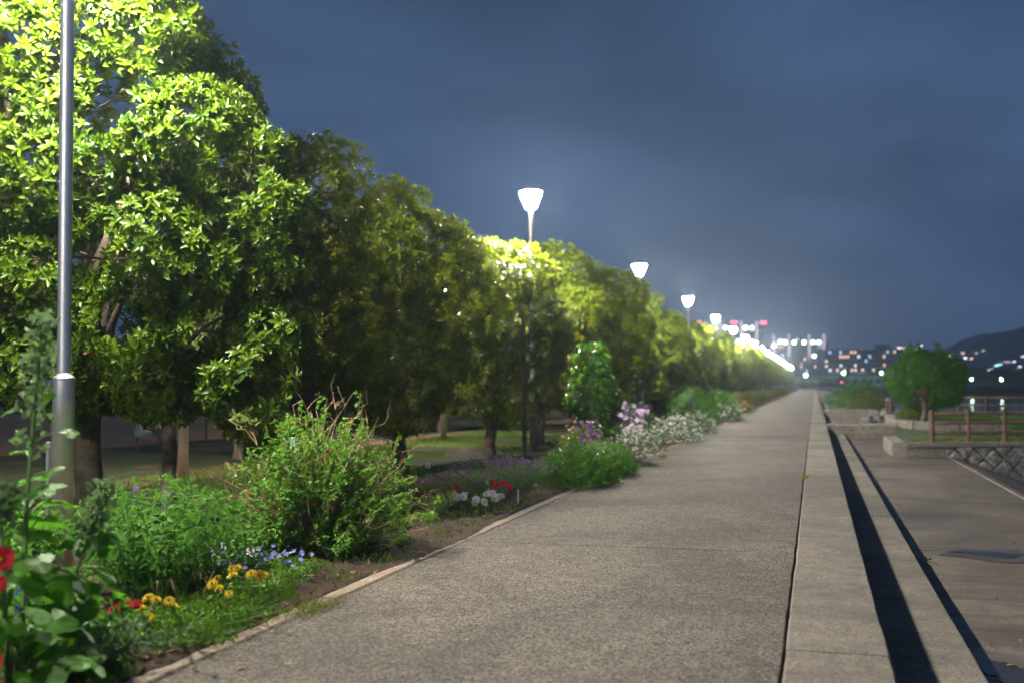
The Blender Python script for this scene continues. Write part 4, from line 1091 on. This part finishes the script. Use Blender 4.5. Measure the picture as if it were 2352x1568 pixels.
grass('bed_grass', 'short green grass and weeds growing in the flower bed', np.concatenate([g1, g2, g3]), .055, .006, 'grass', 201)
P = np.stack([rg.uniform(XL - .12, XL + .10, 500), rg.normal(4.9, .13, 500), np.full(500, .004)], -1)
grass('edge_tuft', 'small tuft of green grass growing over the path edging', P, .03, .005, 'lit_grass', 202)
P = np.stack([rg.uniform(-9, -5.0, 26000), rg.uniform(6, 26, 26000), np.full(26000, -.03)], -1)
P = P[hash_noise(np.stack([P[:, 0], P[:, 1], P[:, 0] * .3], -1), .5) > -.6]
grass('lawn_grass', 'dark lawn grass under the trees', P, .07, .012, 'grass', 203)
for k, (yy, lab) in enumerate(((13.3, 'weed growing from the crack between path and kerb'),)):
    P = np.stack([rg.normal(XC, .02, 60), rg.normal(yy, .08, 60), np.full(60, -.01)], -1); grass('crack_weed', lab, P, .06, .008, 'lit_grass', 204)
# ground cover leaves in the near bed
mbc = MB(); n = 3000
P = np.stack([rg.uniform(-4.6, XL - .12, n), rg.uniform(2.0, 9.0, n), np.zeros(n)], -1)
P = P[(P[:, 0] < XL - .5 + .25 * np.sin(P[:, 1] * 3.0)) | (P[:, 1] < 4.4)]
P = P[hash_noise(np.stack([P[:, 0] * 1.4, P[:, 1] * 1.4, P[:, 0]], -1), 1.1) > .05]; n = len(P)
P[:, 2] = .04 + rg.random(n) * .03
rosettes(mbc, P, unit(np.array([0, 0, 1.0]) + rg.normal(0, .3, (n, 3))), 5, .026, .019, rg, TMPL_LOW, tilt=(45, 95))
tag(mbc.build('ground_cover', M['herb_leaf'], None, True, 'stuff'), 'low green ground cover leaves spread over the near flower bed', 'ground cover')
# clods and grit on the soil
mbc = MB()
for k in range(1500):
    x = rg.uniform(-3.6, XL - .1) if k % 5 else rg.uniform(XL - .12, XL + .12); y = rg.uniform(2.5, 13); s = rg.uniform(.003, .012) if k % 5 else rg.uniform(.002, .005)
    V = np.array([(1, 0, 0), (-1, .1, 0), (0, 1, .1), (.1, -1, 0), (0, 0, 1), (0, 0, -.6)]) * s * rg.uniform(.6, 1.3, (6, 1)); z = (.04 * min(1, max(0, (XL - .1 - x) / .25)) ** .6 + .002)
    mbc.add(V + [x, y, z], [(0, 2, 4), (2, 1, 4), (1, 3, 4), (3, 0, 4), (2, 0, 5), (1, 2, 5), (3, 1, 5), (0, 3, 5)])
tag(mbc.build('soil_clods', M['soil'], kind='stuff'), 'small clods and grit of brown soil at the bed edge', 'soil')

# pale chips and grit lying on the path
mbc = MB()
for k in range(1500):
    x = rg.uniform(XL + .02, XC - .05); y = rg.uniform(3, 26); s = rg.uniform(.0015, .0045) * (1 + y * .03)
    V = np.array([(1, 0, 0), (-1, .1, 0), (0, 1, .1), (.1, -1, 0), (0, 0, .7), (0, 0, -.2)]) * s * rg.uniform(.6, 1.3, (6, 1))
    mbc.add(V + [x, y, .002], [(0, 2, 4), (2, 1, 4), (1, 3, 4), (3, 0, 4), (2, 0, 5), (1, 2, 5), (3, 1, 5), (0, 3, 5)])
tag(mbc.build('path_grit', M['block'], kind='stuff'), 'tiny pale chips and grit scattered on the path', 'grit')
# small weeds filling the bed, and dead straw and leaf litter on the soil
rw = np.random.default_rng(500)
for k in range(26):
    x = rw.uniform(-4.7, -2.95); y = rw.uniform(3.6, 13.0)
    n_ = int(rw.integers(6, 16)); h_ = rw.uniform(.07, .22)
    clump('weed', 'small wild weed growing among the flower bed plants', 'weed', 0, 0, 510 + k, n_, h_, rw.uniform(.05, .14), 5, rw.uniform(.03, .055), rw.uniform(.012, .028), ('herb_leaf', 'shrub_leaf', 'grey_leaf', 'sage_leaf')[k % 4], group='weeds in the flower bed', pos=(x, y, .03))
mbc = MB(); n = 2600
P = np.stack([rw.uniform(-4.6, XL - .05, n), rw.uniform(2.6, 13, n), np.zeros(n)], -1); P[:, 2] = .05 * np.clip((XL - .02 - P[:, 0]) / .25, .15, 1) ** .6 + .006
az = rw.random(n) * 6.283; leaves(mbc, P, np.stack([np.cos(az), np.sin(az), rw.normal(0, .18, n)], -1), np.stack([rw.normal(0, .3, n), rw.normal(0, .3, n), np.ones(n)], -1), rw.uniform(.015, .06, n), np.where(rw.random(n) < .6, .004, rw.uniform(.008, .018, n)), TMPL_MID, rw.uniform(-.3, .3, n), rng=rw)
tag(mbc.build('leaf_litter', M['dry_leaf'], kind='stuff'), 'dead straw and broken leaf litter scattered over the soil', 'litter')
# --- fallen leaves
def dry_leaf_mesh(seed, L=.075, W=.026):
    rg_ = np.random.default_rng(seed); mb = MB()
    leaves(mb, np.zeros((1, 3)), np.array([[1., 0, 0]]), np.array([[0, 0, 1.]]), L, W * rg_.uniform(.8, 1.3), TMPL_HI, rg_.uniform(-.35, .1), rnd=np.array([rg_.random()])); return mb.mesh('fallen_leaf', M['dry_leaf'], True)
DLM = [dry_leaf_mesh(s) for s in range(8)]
def drop(p, label, grp, k, s=1.0):
    o = put('fallen_leaf', DLM[k % 8]); o.location = (p[0], p[1], p[2] + .012); o.rotation_euler = (rg.normal(0, .15), rg.normal(0, .15), rg.random() * 6.28); o.scale = (s,) * 3
    tag(o, label, 'leaf', grp)
for k in range(34):
    x = rg.uniform(-3.5, XL - .12); y = rg.uniform(3.6, 11.5)
    drop((x, y, .035 * min(1, (XL - .1 - x) / .25)), 'dry brown leaf lying on the bare soil of the flower bed', 'dry leaves on the soil', k, rg.uniform(.7, 1.2))
for k, (px, py) in enumerate(((495, 1546), (1085, 1189), (1220, 1207), (610, 1420), (570, 1530), (1290, 1142), (960, 1287))):
    drop(G(px, py, 0), 'small dry leaf lying on the path', 'dry leaves on the path', k, .9)
for k in range(26):
    x = XL + abs(rg.normal(0, .45)) + .03; drop((min(x, -.5), rg.uniform(3.2, 15), 0), 'small dry leaf lying on the path', 'dry leaves on the path', k, rg.uniform(.45, .85))
for k, (px, py) in enumerate(((2035, 1358), (2058, 1416), (2080, 1508), (2065, 1375))):
    drop(G(px, py, ZLEDGE), 'dry leaf lying in the shadow of the ledge', 'dry leaves on the ledge', k, .8)
for k, (px, py) in enumerate(((2290, 1379), (2318, 1393), (2140, 1192), (2265, 1265), (2300, 1205), (2310, 1532), (2296, 1556), (2345, 1470), (2330, 1248), (2288, 1480))):
    drop(G(px, py, ZPAV), 'dry leaf lying on the damp lower paving', 'dry leaves on the paving', k, .8)
t = thing('leaf_sprig', 'fallen sprig of green leaves on the lower paving beside the ledge', 'leaf', G(2128, 1300, ZPAV) + [0, 0, .03])
mb = MB(); rosettes(mb, np.zeros((1, 3)), np.array([[.5, -.2, .8]]), 7, .10, .035, rg, TMPL_HI, tilt=(30, 95)); mb.build('foliage', M['tree_leaf'], t, True)
mb = MB(); mb.tube([(0, 0, 0), (.04, 0, .01), (.09, .02, -.01)], .003, 5); mb.build('stem', M['stem'], t)

# ================================================================== RIGHT SIDE: terrace, planter, fences
WD = np.array([math.cos(YAW), math.sin(YAW)])           # direction of the stone wall (square to the view of the terrace)
ZT = -.10
def gd(px, depth): # plan position on a given depth below pixel column px
    r_ = ray(px, 880); return (CAM + r_ * depth)[:2]
c0 = gd(2075, 21.0); c1 = gd(2165, 21.0); c2 = c1 + WD * 9.0; b0 = gd(2050, 24.0)
back = c2 + np.array([-WD[1], WD[0]]) * 14; bl = gd(2056, 36.0)
mb = MB(); top = [(*c0, ZT), (*c1, ZT), (*c2, ZT), (*back, ZT), (*bl, ZT), (*b0, ZT)]; bot = [(x, y, -2.2) for x, y, z in top]
mb.poly(np.array(top + bot), [(0, 1, 2, 3, 4, 5)] + [(k, k + 6, (k + 1) % 6 + 6, (k + 1) % 6) for k in range(6)])
struct('terrace', mb, M['lawn'])
# front concrete lip of the terrace
t = thing('concrete_coping', 'thick concrete coping on top of the stone wall below the log fence', 'coping', (*c0, ZPAV))
def seg_box(mb, a, b, w, z0, z1, off=0.0, bev=.012):
    a, b = np.array(a), np.array(b); d = unit(b - a); nrm = np.array([-d[1], d[0]]); m = (a + b) / 2 + nrm * off
    mb.box((m[0], m[1], (z0 + z1) / 2), (np.linalg.norm(b - a), w, z1 - z0), math.atan2(d[1], d[0]), bev=bev)
org = np.array([*c0])
mb = MB(); seg_box(mb, c0 - org, c2 - org, .34, .205, .30, .10); mb.build('cap', M['terrace'], t)
mb = MB(); seg_box(mb, c0 - org + WD * .01, c1 - org, .3, -.1, .204, .12); mb.build('face', M['terrace'], t)
mb = MB(); seg_box(mb, b0 - org, c0 - org, .3, -.1, .295, -.1); mb.build('side_face', M['terrace'], t)
# stones in diamond courses
t = thing('stone_wall', 'retaining wall of grey stones laid diamond-wise below the log fence', 'wall', (*c1, ZPAV))
mb = MB(); seg_box(mb, np.zeros(2), c2 - c1, .2, -1.8, .20, .12, bev=0); mb.build('mortar_core', M['mortar'], t)
rs = np.random.default_rng(300); a_ = .205
def clip(poly, f):
    out = []
    for p, q in zip(poly, poly[1:] + poly[:1]):
        fp, fq = f(p), f(q)
        if fp >= 0: out.append(p)
        if fp * fq < 0:
            s = fp / (fp - fq); out.append((p[0] + s * (q[0] - p[0]), p[1] + s * (q[1] - p[1])))
    return out
nW = np.array([WD[1], -WD[0]])
for i in range(0, 21):
    for j in range(-10, 3):
        u, v = i * a_ + .0, .16 + j * a_
        if (i + j) % 2: continue
        if u > 4.6: continue
        floor_v = -max(0, (u * WD[0])) * .37 - .45
        if v < floor_v: continue
        h = a_ * .965; jit = rs.normal(0, .012, (4, 2))
        pl = [(u + h + jit[0, 0], v + jit[0, 1]), (u + jit[1, 0], v + h + jit[1, 1]), (u - h + jit[2, 0], v + jit[2, 1]), (u + jit[3, 0], v - h + jit[3, 1])]
        pl = clip(pl, lambda q: .20 - q[1]); 
        if len(pl) >= 3: pl = clip(pl, lambda q: q[0] - .0)
        if len(pl) < 3: continue
        A = np.array(pl); cen = A.mean(0); n = len(A); dp = rs.uniform(.02, .07)
        rings = [(A, -.05), (cen + (A - cen) * .97, dp * .6), (cen + (A - cen) * .78, dp), ]
        V = [(WD[0] * q[0] + nW[0] * d_, WD[1] * q[0] + nW[1] * d_, q[1]) for ring, d_ in rings for q in ring]
        V.append((WD[0] * cen[0] + nW[0] * (dp + .015), WD[1] * cen[0] + nW[1] * (dp + .015), cen[1]))
        Fc = [(r * n + k, r * n + (k + 1) % n, (r + 1) * n + (k + 1) % n, (r + 1) * n + k) for r in range(2) for k in range(n)] + [(2 * n + k, 2 * n + (k + 1) % n, 3 * n) for k in range(n)]
        mb = MB(); mb.poly(np.array(V), Fc); mb.build('stone', M['stone'], t)
# log fences
def log_fence(label, pts, z, h, rails, sp, r=.051, sink=.05):
    t = thing('log_fence', label, 'fence', (*pts[0], z))
    o = np.array(pts[0])
    for a, b in zip(pts[:-1], pts[1:]):
        a, b = np.array(a) - o, np.array(b) - o; L = np.linalg.norm(b - a); n = max(1, int(round(L / sp)))
        for k in range(n + (1 if b is not None else 0)):
            p = a + (b - a) * k / n
            mb = MB(); mb.lathe([(r * 1.04, -sink), (r * 1.02, .2 * h), (r, h - .02), (r * .8, h), (0, h + .006)], (p[0], p[1], 0), 12); mb.build('post', M['log'], t, True)
        for f in rails:
            mb = MB(); m = np.linspace(0, 1, n * 2 + 1)[:, None]
            P = np.hstack([a + (b - a) * m, np.full((len(m), 1), h * f) + .004 * np.sin(m * 40)]); mb.tube(P, r * .74, 8); mb.build('rail', M['log'], t, True)
    return t
f0 = gd(2137, 21.15); log_fence('brown log fence with three rails on top of the stone wall', [f0, f0 + WD * 4.62], ZT + .03, .68, (.88, .60, .30), .77)
q0 = gd(2180, 35); log_fence('brown log fence behind the round tree at the water side', [gd(2200, 36), gd(2265, 34), gd(2420, 33)], .06, .66, (.9, .5), 1.35)
log_fence('distant brown log fence beyond the planter', [gd(2044, 34.5), gd(2036, 38)], .05, .62, (.85,), 3.2)
# planter wall of pale blocks
t = thing('planter_wall', 'curved low wall of pale stone blocks around the round tree', 'wall', (*gd(2056, 29.6), ZPAV))
o = gd(2056, 29.6)
path = [gd(2040, 33.5), gd(2056, 29.6), gd(2078, 28.3), gd(2105, 27.4), gd(2140, 26.9), gd(2200, 26.6), gd(2300, 26.3), gd(2420, 26.0)]
rs = np.random.default_rng(301)
for a, b in zip(path[:-1], path[1:]):
    L = np.linalg.norm(b - a); n = max(1, int(round(L / .42))); d = unit(b - a)
    for c in range(2):
        for k in range(n):
            s0, s1 = (k + .02) / n, (k + .98) / n
            mb = MB(); seg_box(mb, a + (b - a) * s0 - o, a + (b - a) * s1 - o, .28 + rs.normal(0, .012), .0 + c * .255 + .006, .25 + c * .255, bev=.02); mb.build('block', M['block'], t)
    mb = MB(); seg_box(mb, a - o - d * .03, b - o, .2, -.05, .49, bev=0); mb.build('mortar_core', M['mortar'], t)
mb = MB(); poly_ = path + [gd(2420, 36), gd(2040, 36)]
V = np.array([(*p, .125) for p in poly_]); cen = V.mean(0); mb.poly(np.vstack([V, cen]), [(k, (k + 1) % len(V), len(V)) for k in range(len(V))]); struct('planter_lawn', mb, M['lawn'])
rg = np.random.default_rng(310)
n = 5000; s = rg.random(n); w = rg.uniform(-.1, .9, n); P = np.stack([c1[0] - WD[0] * .3 + WD[0] * 5 * s - WD[1] * (.3 + w), c1[1] - WD[1] * .3 + WD[1] * 5 * s + WD[0] * (.3 + w), np.full(n, ZT)], -1)
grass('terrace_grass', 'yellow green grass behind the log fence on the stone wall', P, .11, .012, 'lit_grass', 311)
n = 9000; uu = rg.random(n); vv = rg.random(n); A_, B_ = np.array(gd(2075, 29.3)), np.array(gd(2420, 27)); C_ = np.array(gd(2075, 36))
P2 = A_ + (B_ - A_) * uu[:, None] + (C_ - A_) * vv[:, None]
grass('planter_grass', 'green lawn grass around the round tree behind the pale stone wall', np.hstack([P2, np.full((n, 1), .12)]), .09, .014, 'grass', 312)
# round tree
def round_tree():
    rg = np.random.default_rng(320); b = G(2120, 968, .125)
    t = thing('round_tree', 'small round clipped tree with a curved pale trunk in the stone planter', 'tree', b)
    mb = MB(); mb.tube([(0, 0, -.05), (.02, 0, .1), (.06, 0, .3), (.04, -.05, .52), (-.02, -.12, .72), (-.08, -.2, .86)], [.085, .07, .06, .055, .05, .07], 10); mb.build('trunk', M['limb'], t, True)
    mb = MB()
    for k in range(9):
        a = k * .7; mb.tube(curve_pts([.03, 0, .25 + .05 * k], [.12 + .6 * math.cos(a), .6 * math.sin(a), .9 + .4 * math.sin(k)], 5, .1, rg, .08), np.linspace(.04, .012, 5), 6)
    mb.build('limb', M['bark'], t, True)
    n = 3400; d = unit(rg.normal(size=(n, 3))); lop = 1 + .08 * np.sin(6 * d[:, 0] + 4 * d[:, 2]) + .07 * np.sin(9 * d[:, 1] - 5 * d[:, 2])
    sq = np.where(d[:, 2] < 0, .82, 1.0); X = d * np.array([1.03, 1.0, .93]) * (rg.uniform(.74, 1.0, n) ** .5 * lop * 1.0)[:, None]; X[:, 2] *= sq; vd = unit(ray(2120, 880) * [1, 1, 0]); X += [.12 + vd[0] * .45, vd[1] * .45, 1.05]
    k = ~((np.abs(X[:, 0] + .08) < .26) & (X[:, 1] < .1) & (X[:, 2] < .92)); X, d = X[k], d[k]
    mb = MB(); rosettes(mb, X, unit(d + [0, 0, .5] + rg.normal(0, .3, d.shape)), 7, .075, .032, rg, TMPL_LOW, tilt=(15, 80))
    for px, dx in ((0, .28), (0, -.45), (0, -.2)):
        m = 26; mb2 = np.stack([rg.normal(dx + .2, .04, m), rg.normal(.4, .04, m), rg.uniform(1.85, 2.12, m)], -1); rosettes(mb, mb2, np.tile([0, 0, 1.], (m, 1)), 6, .08, .03, rg, TMPL_LOW, tilt=(10, 60))
    mb.build('crown', M['round_leaf'], t, True, 'stuff')
round_tree()
leafy_mound('planter_bush', 'yellow green bush under the round tree at the planter corner', (*gd(2092, 28.9), .12), .42, .40, .46, 330, 600, .06, .02, 'hedge_leaf', z0=.0)
leafy_mound('planter_bush', 'low green weed clump beside the rightmost fence posts', (*gd(2335, 24.0), ZT), .35, .3, .30, 331, 300, .06, .024, 'herb_leaf')
leafy_mound('shore_bush', 'dark rounded shore bush beyond the cross step', (*gd(1975, 64), -.3), 1.6, 1.6, 1.7, 332, 1300, .12, .05, 'round_leaf')
leafy_mound('shore_bush', 'low dark shore bush left of the rounded one', (*gd(1945, 72), -.3), 1.8, 1.6, 1.15, 333, 1000, .12, .05, 'round_leaf')
leafy_mound('shore_bush', 'yellowish shore bush in front of the dark rounded bushes', (*gd(1998, 52), -.3), 1.2, 1.2, .95, 334, 900, .11, .04, 'hedge_leaf')
# heap of rough stones behind the cross step
t = thing('stone_bank', 'rough grey stone bank behind the cross step', 'wall', (*gd(2010, 40), ZPAV))
rs = np.random.default_rng(340)
o = gd(2010, 40)
for k in range(46):
    p = gd(rs.uniform(1985, 2042), rs.uniform(34, 46)) - o; s = rs.uniform(.16, .32)
    mb = MB(); mb.box((p[0], p[1], .08 + rs.uniform(0, .28)), (s * 1.3, s, s * .8), rs.random() * 3, bev=s * .22); mb.build('stone', M['stone'], t)

# ================================================================== CITY ACROSS THE WATER
def far(px, depth, z=-.35):
    p = gd(px, depth); return np.array([p[0], p[1], z])
def hz(py, px, depth):  # height of a pixel at a depth
    return float(D(px, py, depth)[2])
def tower(label, px0, px1, ytop, depth, floors, bays, lit, seed, wall='bldg', base=-.35, roofbox=True, name='apartment_block', gb=.62):
    rg = np.random.default_rng(seed); a, b = gd(px0, depth), gd(px1, depth); w = np.linalg.norm(b - a); H = hz(ytop, (px0 + px1) / 2, depth) - base
    t = thing(name, label, 'building', (*((a + b) / 2), base), YAW)
    mb = MB(); mb.box((0, 7, H / 2), (w, 14, H)); mb.build('wall', M[wall], t)
    mb = MB(); mb.box((0, 7, H + .25), (w + .8, 14.8, .5)); rf = mb.build('roof', M['bldg_dark'], t)
    if roofbox:
        mb = MB(); mb.box((w * .28, 6, H + 1.9), (w * .16, 6, 2.9)); mb.build('lift_house', M['bldg_dark'], rf)
    bw, fh = w / bays, H / floors
    mats = ['win_blue', 'win_warm', 'win_white']
    mbw = MB(); mbw.box((0, 0, 0), (bw * gb, .16, fh * .5)); wm = {m: None for m in mats + ['glass_dark']}
    for m in wm: wm[m] = mbw.mesh('window', M[m])
    for f in range(floors):
        for q in range(bays):
            r_ = rg.random(); m = mats[rg.integers(0, 3)] if r_ < lit else 'glass_dark'
            o = put('window', wm[m], t); o.location = (-w / 2 + bw * (q + .5), -.03, fh * (f + .52))
    return t
tower('long dark apartment block with scattered lit windows across the water', 1895, 2078, 803, 600, 8, 22, .20, 400)
tower('pale low wing of flats at the right end of the apartment block', 2078, 2092, 815, 590, 7, 3, .1, 401, roofbox=False)
tower('tall bluish office block behind the harbour light frames', 1752, 1905, 792, 800, 10, 18, .20, 402, 'bldg_dark')
tower('dark low block with blue lit windows below the light frames', 1838, 1902, 836, 560, 5, 10, .3, 403, 'bldg_dark', roofbox=False)
tower('narrow dark tower rising between the two light frames', 1831, 1846, 775, 700, 14, 2, .04, 404, 'bldg_dark', roofbox=False)
tower('dim office block behind the far end of the lamp row', 1640, 1752, 765, 850, 12, 14, .16, 405, 'bldg', roofbox=False)
# long low waterside shed, teal lamplight put into its wall colour
a, b = gd(1850, 330), gd(2062, 330); w = np.linalg.norm(b - a); H = hz(856, 1950, 330) + .35
t = thing('waterside_shed', 'long waterside shed with greenish lamplight in its wall colour, below the apartment block', 'building', (*((a + b) / 2), -.35), YAW)
mb = MB(); mb.box((0, 5, H * .42), (w, 10, H * .84)); mb.build('wall', M['teal_lit_wall'], t)
mb = MB(); mb.box((0, 5, H * .9), (w + 1, 11, H * .12)); mb.build('roof', M['bldg_dark'], t)
mbw = MB(); mbw.box((0, 0, 0), (1.5, .2, 1.0)); wm = mbw.mesh('window', M['glass_dark'])
for k in range(12):
    o = put('window', wm, t); o.location = (-w / 2 + w * (k + .5) / 12, -.04, H * .45)
# harbour light frames: two columns, a beam and bright bulbs
def bulb_mesh(mat, r):
    mb = MB(); mb.lathe([(0, -r), (r * .7, -r * .7), (r, 0), (r * .7, r * .7), (0, r)], (0, 0, 0), 8); return mb.mesh('bulb', M[mat], True)
BW, BP, BR = bulb_mesh('bulb_white', 1.15), bulb_mesh('bulb_pink', .95), bulb_mesh('bulb_red', 1.3)
def gantry(label, xs, yt, yb, ybeam, beam, low, depth):
    p0 = gd(xs[0], depth); t = thing('light_frame', label, 'light frame', (*p0, -.35), 0)
    zt, zb, zm = hz(yt, xs[0], depth) + .35, hz(yb, xs[0], depth) + .35, hz(ybeam, xs[0], depth) + .35
    for x in xs:
        p = gd(x, depth) - p0
        mb = MB(); mb.box((p[0], p[1], zt / 2), (1.6, 1.6, zt), YAW); mb.build('column', M['bldg'], t)
        for z in np.linspace(zb, zt, 9):
            o = put('bulb', BP, t); o.location = (p[0] - _f[0] * 1.9, p[1] - _f[1] * 1.9, z)
    q = gd(xs[-1], depth) - p0
    mb = MB(); mb.box((q[0] / 2, q[1] / 2, zm), (np.linalg.norm(q) + 8, 1.4, 1.6), YAW); mb.build('beam', M['bldg'], t)
    for x, y_ in beam:
        e = D(x, y_, depth) - np.array([*p0, -.35]); o = put('bulb', BW, t); o.location = Vector(e - _f * 2.2)
gantry('lit harbour frame left of the narrow dark tower', (1777, 1812), 770, 815, 786, ((1790, 785), (1801, 786), (1822, 786), (1776, 793)), 0, 650)
gantry('lit harbour frame right of the narrow dark tower', (1859, 1893), 770, 818, 786, ((1844, 786), (1865, 786), (1878, 786), (1868, 817), (1881, 817)), 0, 650)
gantry('tall lit harbour frame below the pair of red beacons', (1704, 1739), 741, 786, 753, ((1711, 753), (1725, 753), (1692, 784), (1726, 784)), 0, 640)
gantry('lit harbour frame beside the closest far street lamp', (1620, 1656), 741, 780, 753, ((1628, 753), (1642, 754), (1664, 753), (1620, 760)), 0, 640)
for px, py, lab in ((1687, 741, 'mast with paired red beacons left of the harbour frame'), (1755, 741, 'mast with paired red beacons right of the harbour frame'), (1607, 740, 'mast with a red beacon above the tree row')):
    p0 = far(px, 760); t = thing('beacon_mast', lab, 'mast', p0); z = hz(py, px, 760) + .35
    mb = MB(); mb.tube([(0, 0, 0), (0, 0, z * .5), (0, 0, z)], [1.4, 1.0, .5], 8); mb.build('mast', M['bldg'], t)
    for s in ((-1.1, 1.1) if '1607' not in str(px) else (0,)):
        o = put('beacon', BR, t); o.location = (s * _r[0] - _f[0] * 2, s * _r[1] - _f[1] * 2, z)
# quay lamps with greenish light
def quay_lamp(px, py, depth, label, r=.42):
    p0 = far(px, depth); z = max(2.0, hz(py, px, depth) + .35)
    t = thing('quay_lamp', label, 'street lamp', p0, 0, 'quay lamps across the water')
    mb = MB(); mb.tube([(0, 0, 0), (0, 0, z)], .12, 6); mb.build('pole', M['bldg_dark'], t)
    mb = MB(); mb.lathe([(0, -r), (r * .8, -r * .5), (r, 0), (r * .7, r * .6), (0, r)], (0, 0, z + r), 10); mb.build('globe', M['bulb_green'], t, True)
for px, py, dp, lab in ((1851, 864, 300, 'greenish quay lamp at the end of the path'), (1938, 859, 318, 'greenish quay lamp in front of the apartment block'), (2026, 859, 322, 'greenish quay lamp near the right end of the apartment block'),
                        (2232, 873, 400, 'lower greenish quay lamp right of the round tree'), (2238, 863, 430, 'upper greenish quay lamp right of the round tree'), (2300, 874, 400, 'lower greenish quay lamp in the far shore trees'), (2306, 868, 430, 'upper greenish quay lamp in the far shore trees')):
    quay_lamp(px, py, dp, lab)
t = thing('signal_light', 'red signal light on a post in front of the shed', 'signal', far(1933, 290))
zz = hz(879, 1933, 290) + .35
mb = MB(); mb.tube([(0, 0, 0), (0, 0, max(.4, zz))], .08, 6); mb.build('post', M['bldg_dark'], t)
mb = MB(); mb.lathe([(0, -.3), (.3, 0), (0, .3)], (0, 0, max(.4, zz) + .3), 8); mb.build('lens', M['bulb_red'], t)
# dark trees on the far shore
def far_tree_mesh(seed):
    rg = np.random.default_rng(seed); lob = make_lobes(rg, 5.0, 11, 1.5, 11); P, Dv = crown_points(rg, lob, 700, 0)
    mb = MB(); rosettes(mb, P, unit(Dv + [0, 0, .3]), 5, .9, .5, rg, TMPL_LOW); a, b_ = trunk_mesh(rg, lob, 2.5, .35, (0, 0), 5)
    return [('trunk', a), ('limb', b_), ('crown', mb.mesh('crown', M['tree_leaf_park'], True))]
FT = [far_tree_mesh(s) for s in (51, 52)]
rg = np.random.default_rng(410)
for k in range(34):
    px = 2185 + k * 9 + rg.uniform(-4, 4); dp = rg.uniform(405, 470); s = rg.uniform(.55, 1.0)
    plant_tree(FT[k % 2], far(px, dp), rg.random() * 6, s, s * .75, 'dark shore tree across the water, lit green from below', 'trees on the far shore', 'shore_tree')
for k in range(12):
    px = 1846 + k * 8; s = rg.uniform(.3, .5)
    plant_tree(FT[k % 2], far(px, rg.uniform(300, 322)), rg.random() * 6, s, s * .7, 'small dark tree in front of the waterside shed', 'trees before the shed', 'shore_tree')
# lit houses on the hillside
def on_hill(px, py):
    d = ray(px, py); s = 850.0
    while s < 1750:
        p = CAM + d * s
        if p[2] <= hill_h(np.array([p[0]]), np.array([p[1]]))[0]: break
        s += 3
    return p, s
hl = [(675, 240, 'w'), (722, 240, 'o'), (825, 245, 'w'), (890, 245, 'w'), (965, 205, 'w'), (1360, 350, 'o'), (1345, 352, 'o'), (1445, 340, 'o'), (1530, 312, 'o'), (1565, 378, 'w'), (1645, 385, 'o'), (1690, 310, 'o'), (1712, 316, 'o'), (1808, 283, 'o'),
      (1880, 540, 'w'), (1910, 525, 'b'), (1985, 480, 'g'), (2030, 468, 'g'), (2070, 415, 'b'), (2110, 430, 'w'), (2150, 430, 'w'), (2190, 430, 'w'), (2225, 430, 'w'), (2125, 520, 'o'), (2155, 540, 'b'), (2215, 495, 'o'), (2245, 520, 'o'), (2300, 495, 'w'), (2235, 550, 'b'), (2340, 360, 'w'), (170, 262, 'b'), (30, 278, 'b')]
M['win_teal'] = emit('lit_window_teal', (.45, .95, 1.0), 9.0, False)
for k_, c_, s_ in (('win_o', (1.0, .68, .55), 4.0), ('win_w', (.95, .95, 1.0), 6.0), ('win_b', (.35, .6, 1.0), 4.0)): M[k_] = emit('hill_' + k_, c_, s_, False)
hm = {}
for q, (zx, zy, c_) in enumerate(hl):
    px, py = (3396 + zx * .2979) * .5742, (1320 + zy * .2979) * .5742
    p, s = on_hill(px, py); u_ = s / 1500.0
    t = thing('hillside_house', {'o': 'house with warm orange window on the dark hillside across the water', 'w': 'house with white lit window on the dark hillside across the water', 'b': 'house with blue lit window on the dark hillside', 'g': 'house with bright teal lit window on the hillside'}[c_], 'house', (p[0], p[1], p[2] - 3.0 * u_), YAW, 'lit houses on the hillside')
    mb = MB(); mb.box((0, 3.4 * u_, 3 * u_), (7 * u_, 6 * u_, 6 * u_)); mb.build('wall', M['bldg_dark'], t)
    mb = MB(); W_, Dp = 4 * u_, 3.6 * u_; mb.poly(np.array([(-W_, .2 * u_, 6 * u_), (W_, .2 * u_, 6 * u_), (W_, 6.8 * u_, 6 * u_), (-W_, 6.8 * u_, 6 * u_), (-W_, 3.4 * u_, 8 * u_), (W_, 3.4 * u_, 8 * u_)]), [(0, 1, 5, 4), (2, 3, 4, 5), (0, 4, 3), (1, 2, 5), (0, 3, 2, 1)]); mb.build('roof', M['bldg_dark'], t)
    mb = MB(); mb.box((0, .3 * u_, 3.2 * u_), (4.6 * u_, .3 * u_, 2.6 * u_)); mb.build('window', M[{'o': 'win_o', 'w': 'win_w', 'b': 'win_b', 'g': 'win_teal'}[c_]], t)

# ================================================================== HAZE
mb = MB(); mb.box((400, 800, 70), (4600, 1760, 250))
hz_, t_, o_ = new_mat('night_haze')
pv = nd(t_, 'ShaderNodeVolumePrincipled', {'Color': (.62, .80, 1.0, 1), 'Density': .0007, 'Anisotropy': .65})
t_.links.new(pv.outputs[0], o_.inputs['Volume'])
h_ = mb.build('haze', hz_, kind='stuff'); tag(h_, 'thin damp night haze around the lamps and far shore', 'haze')
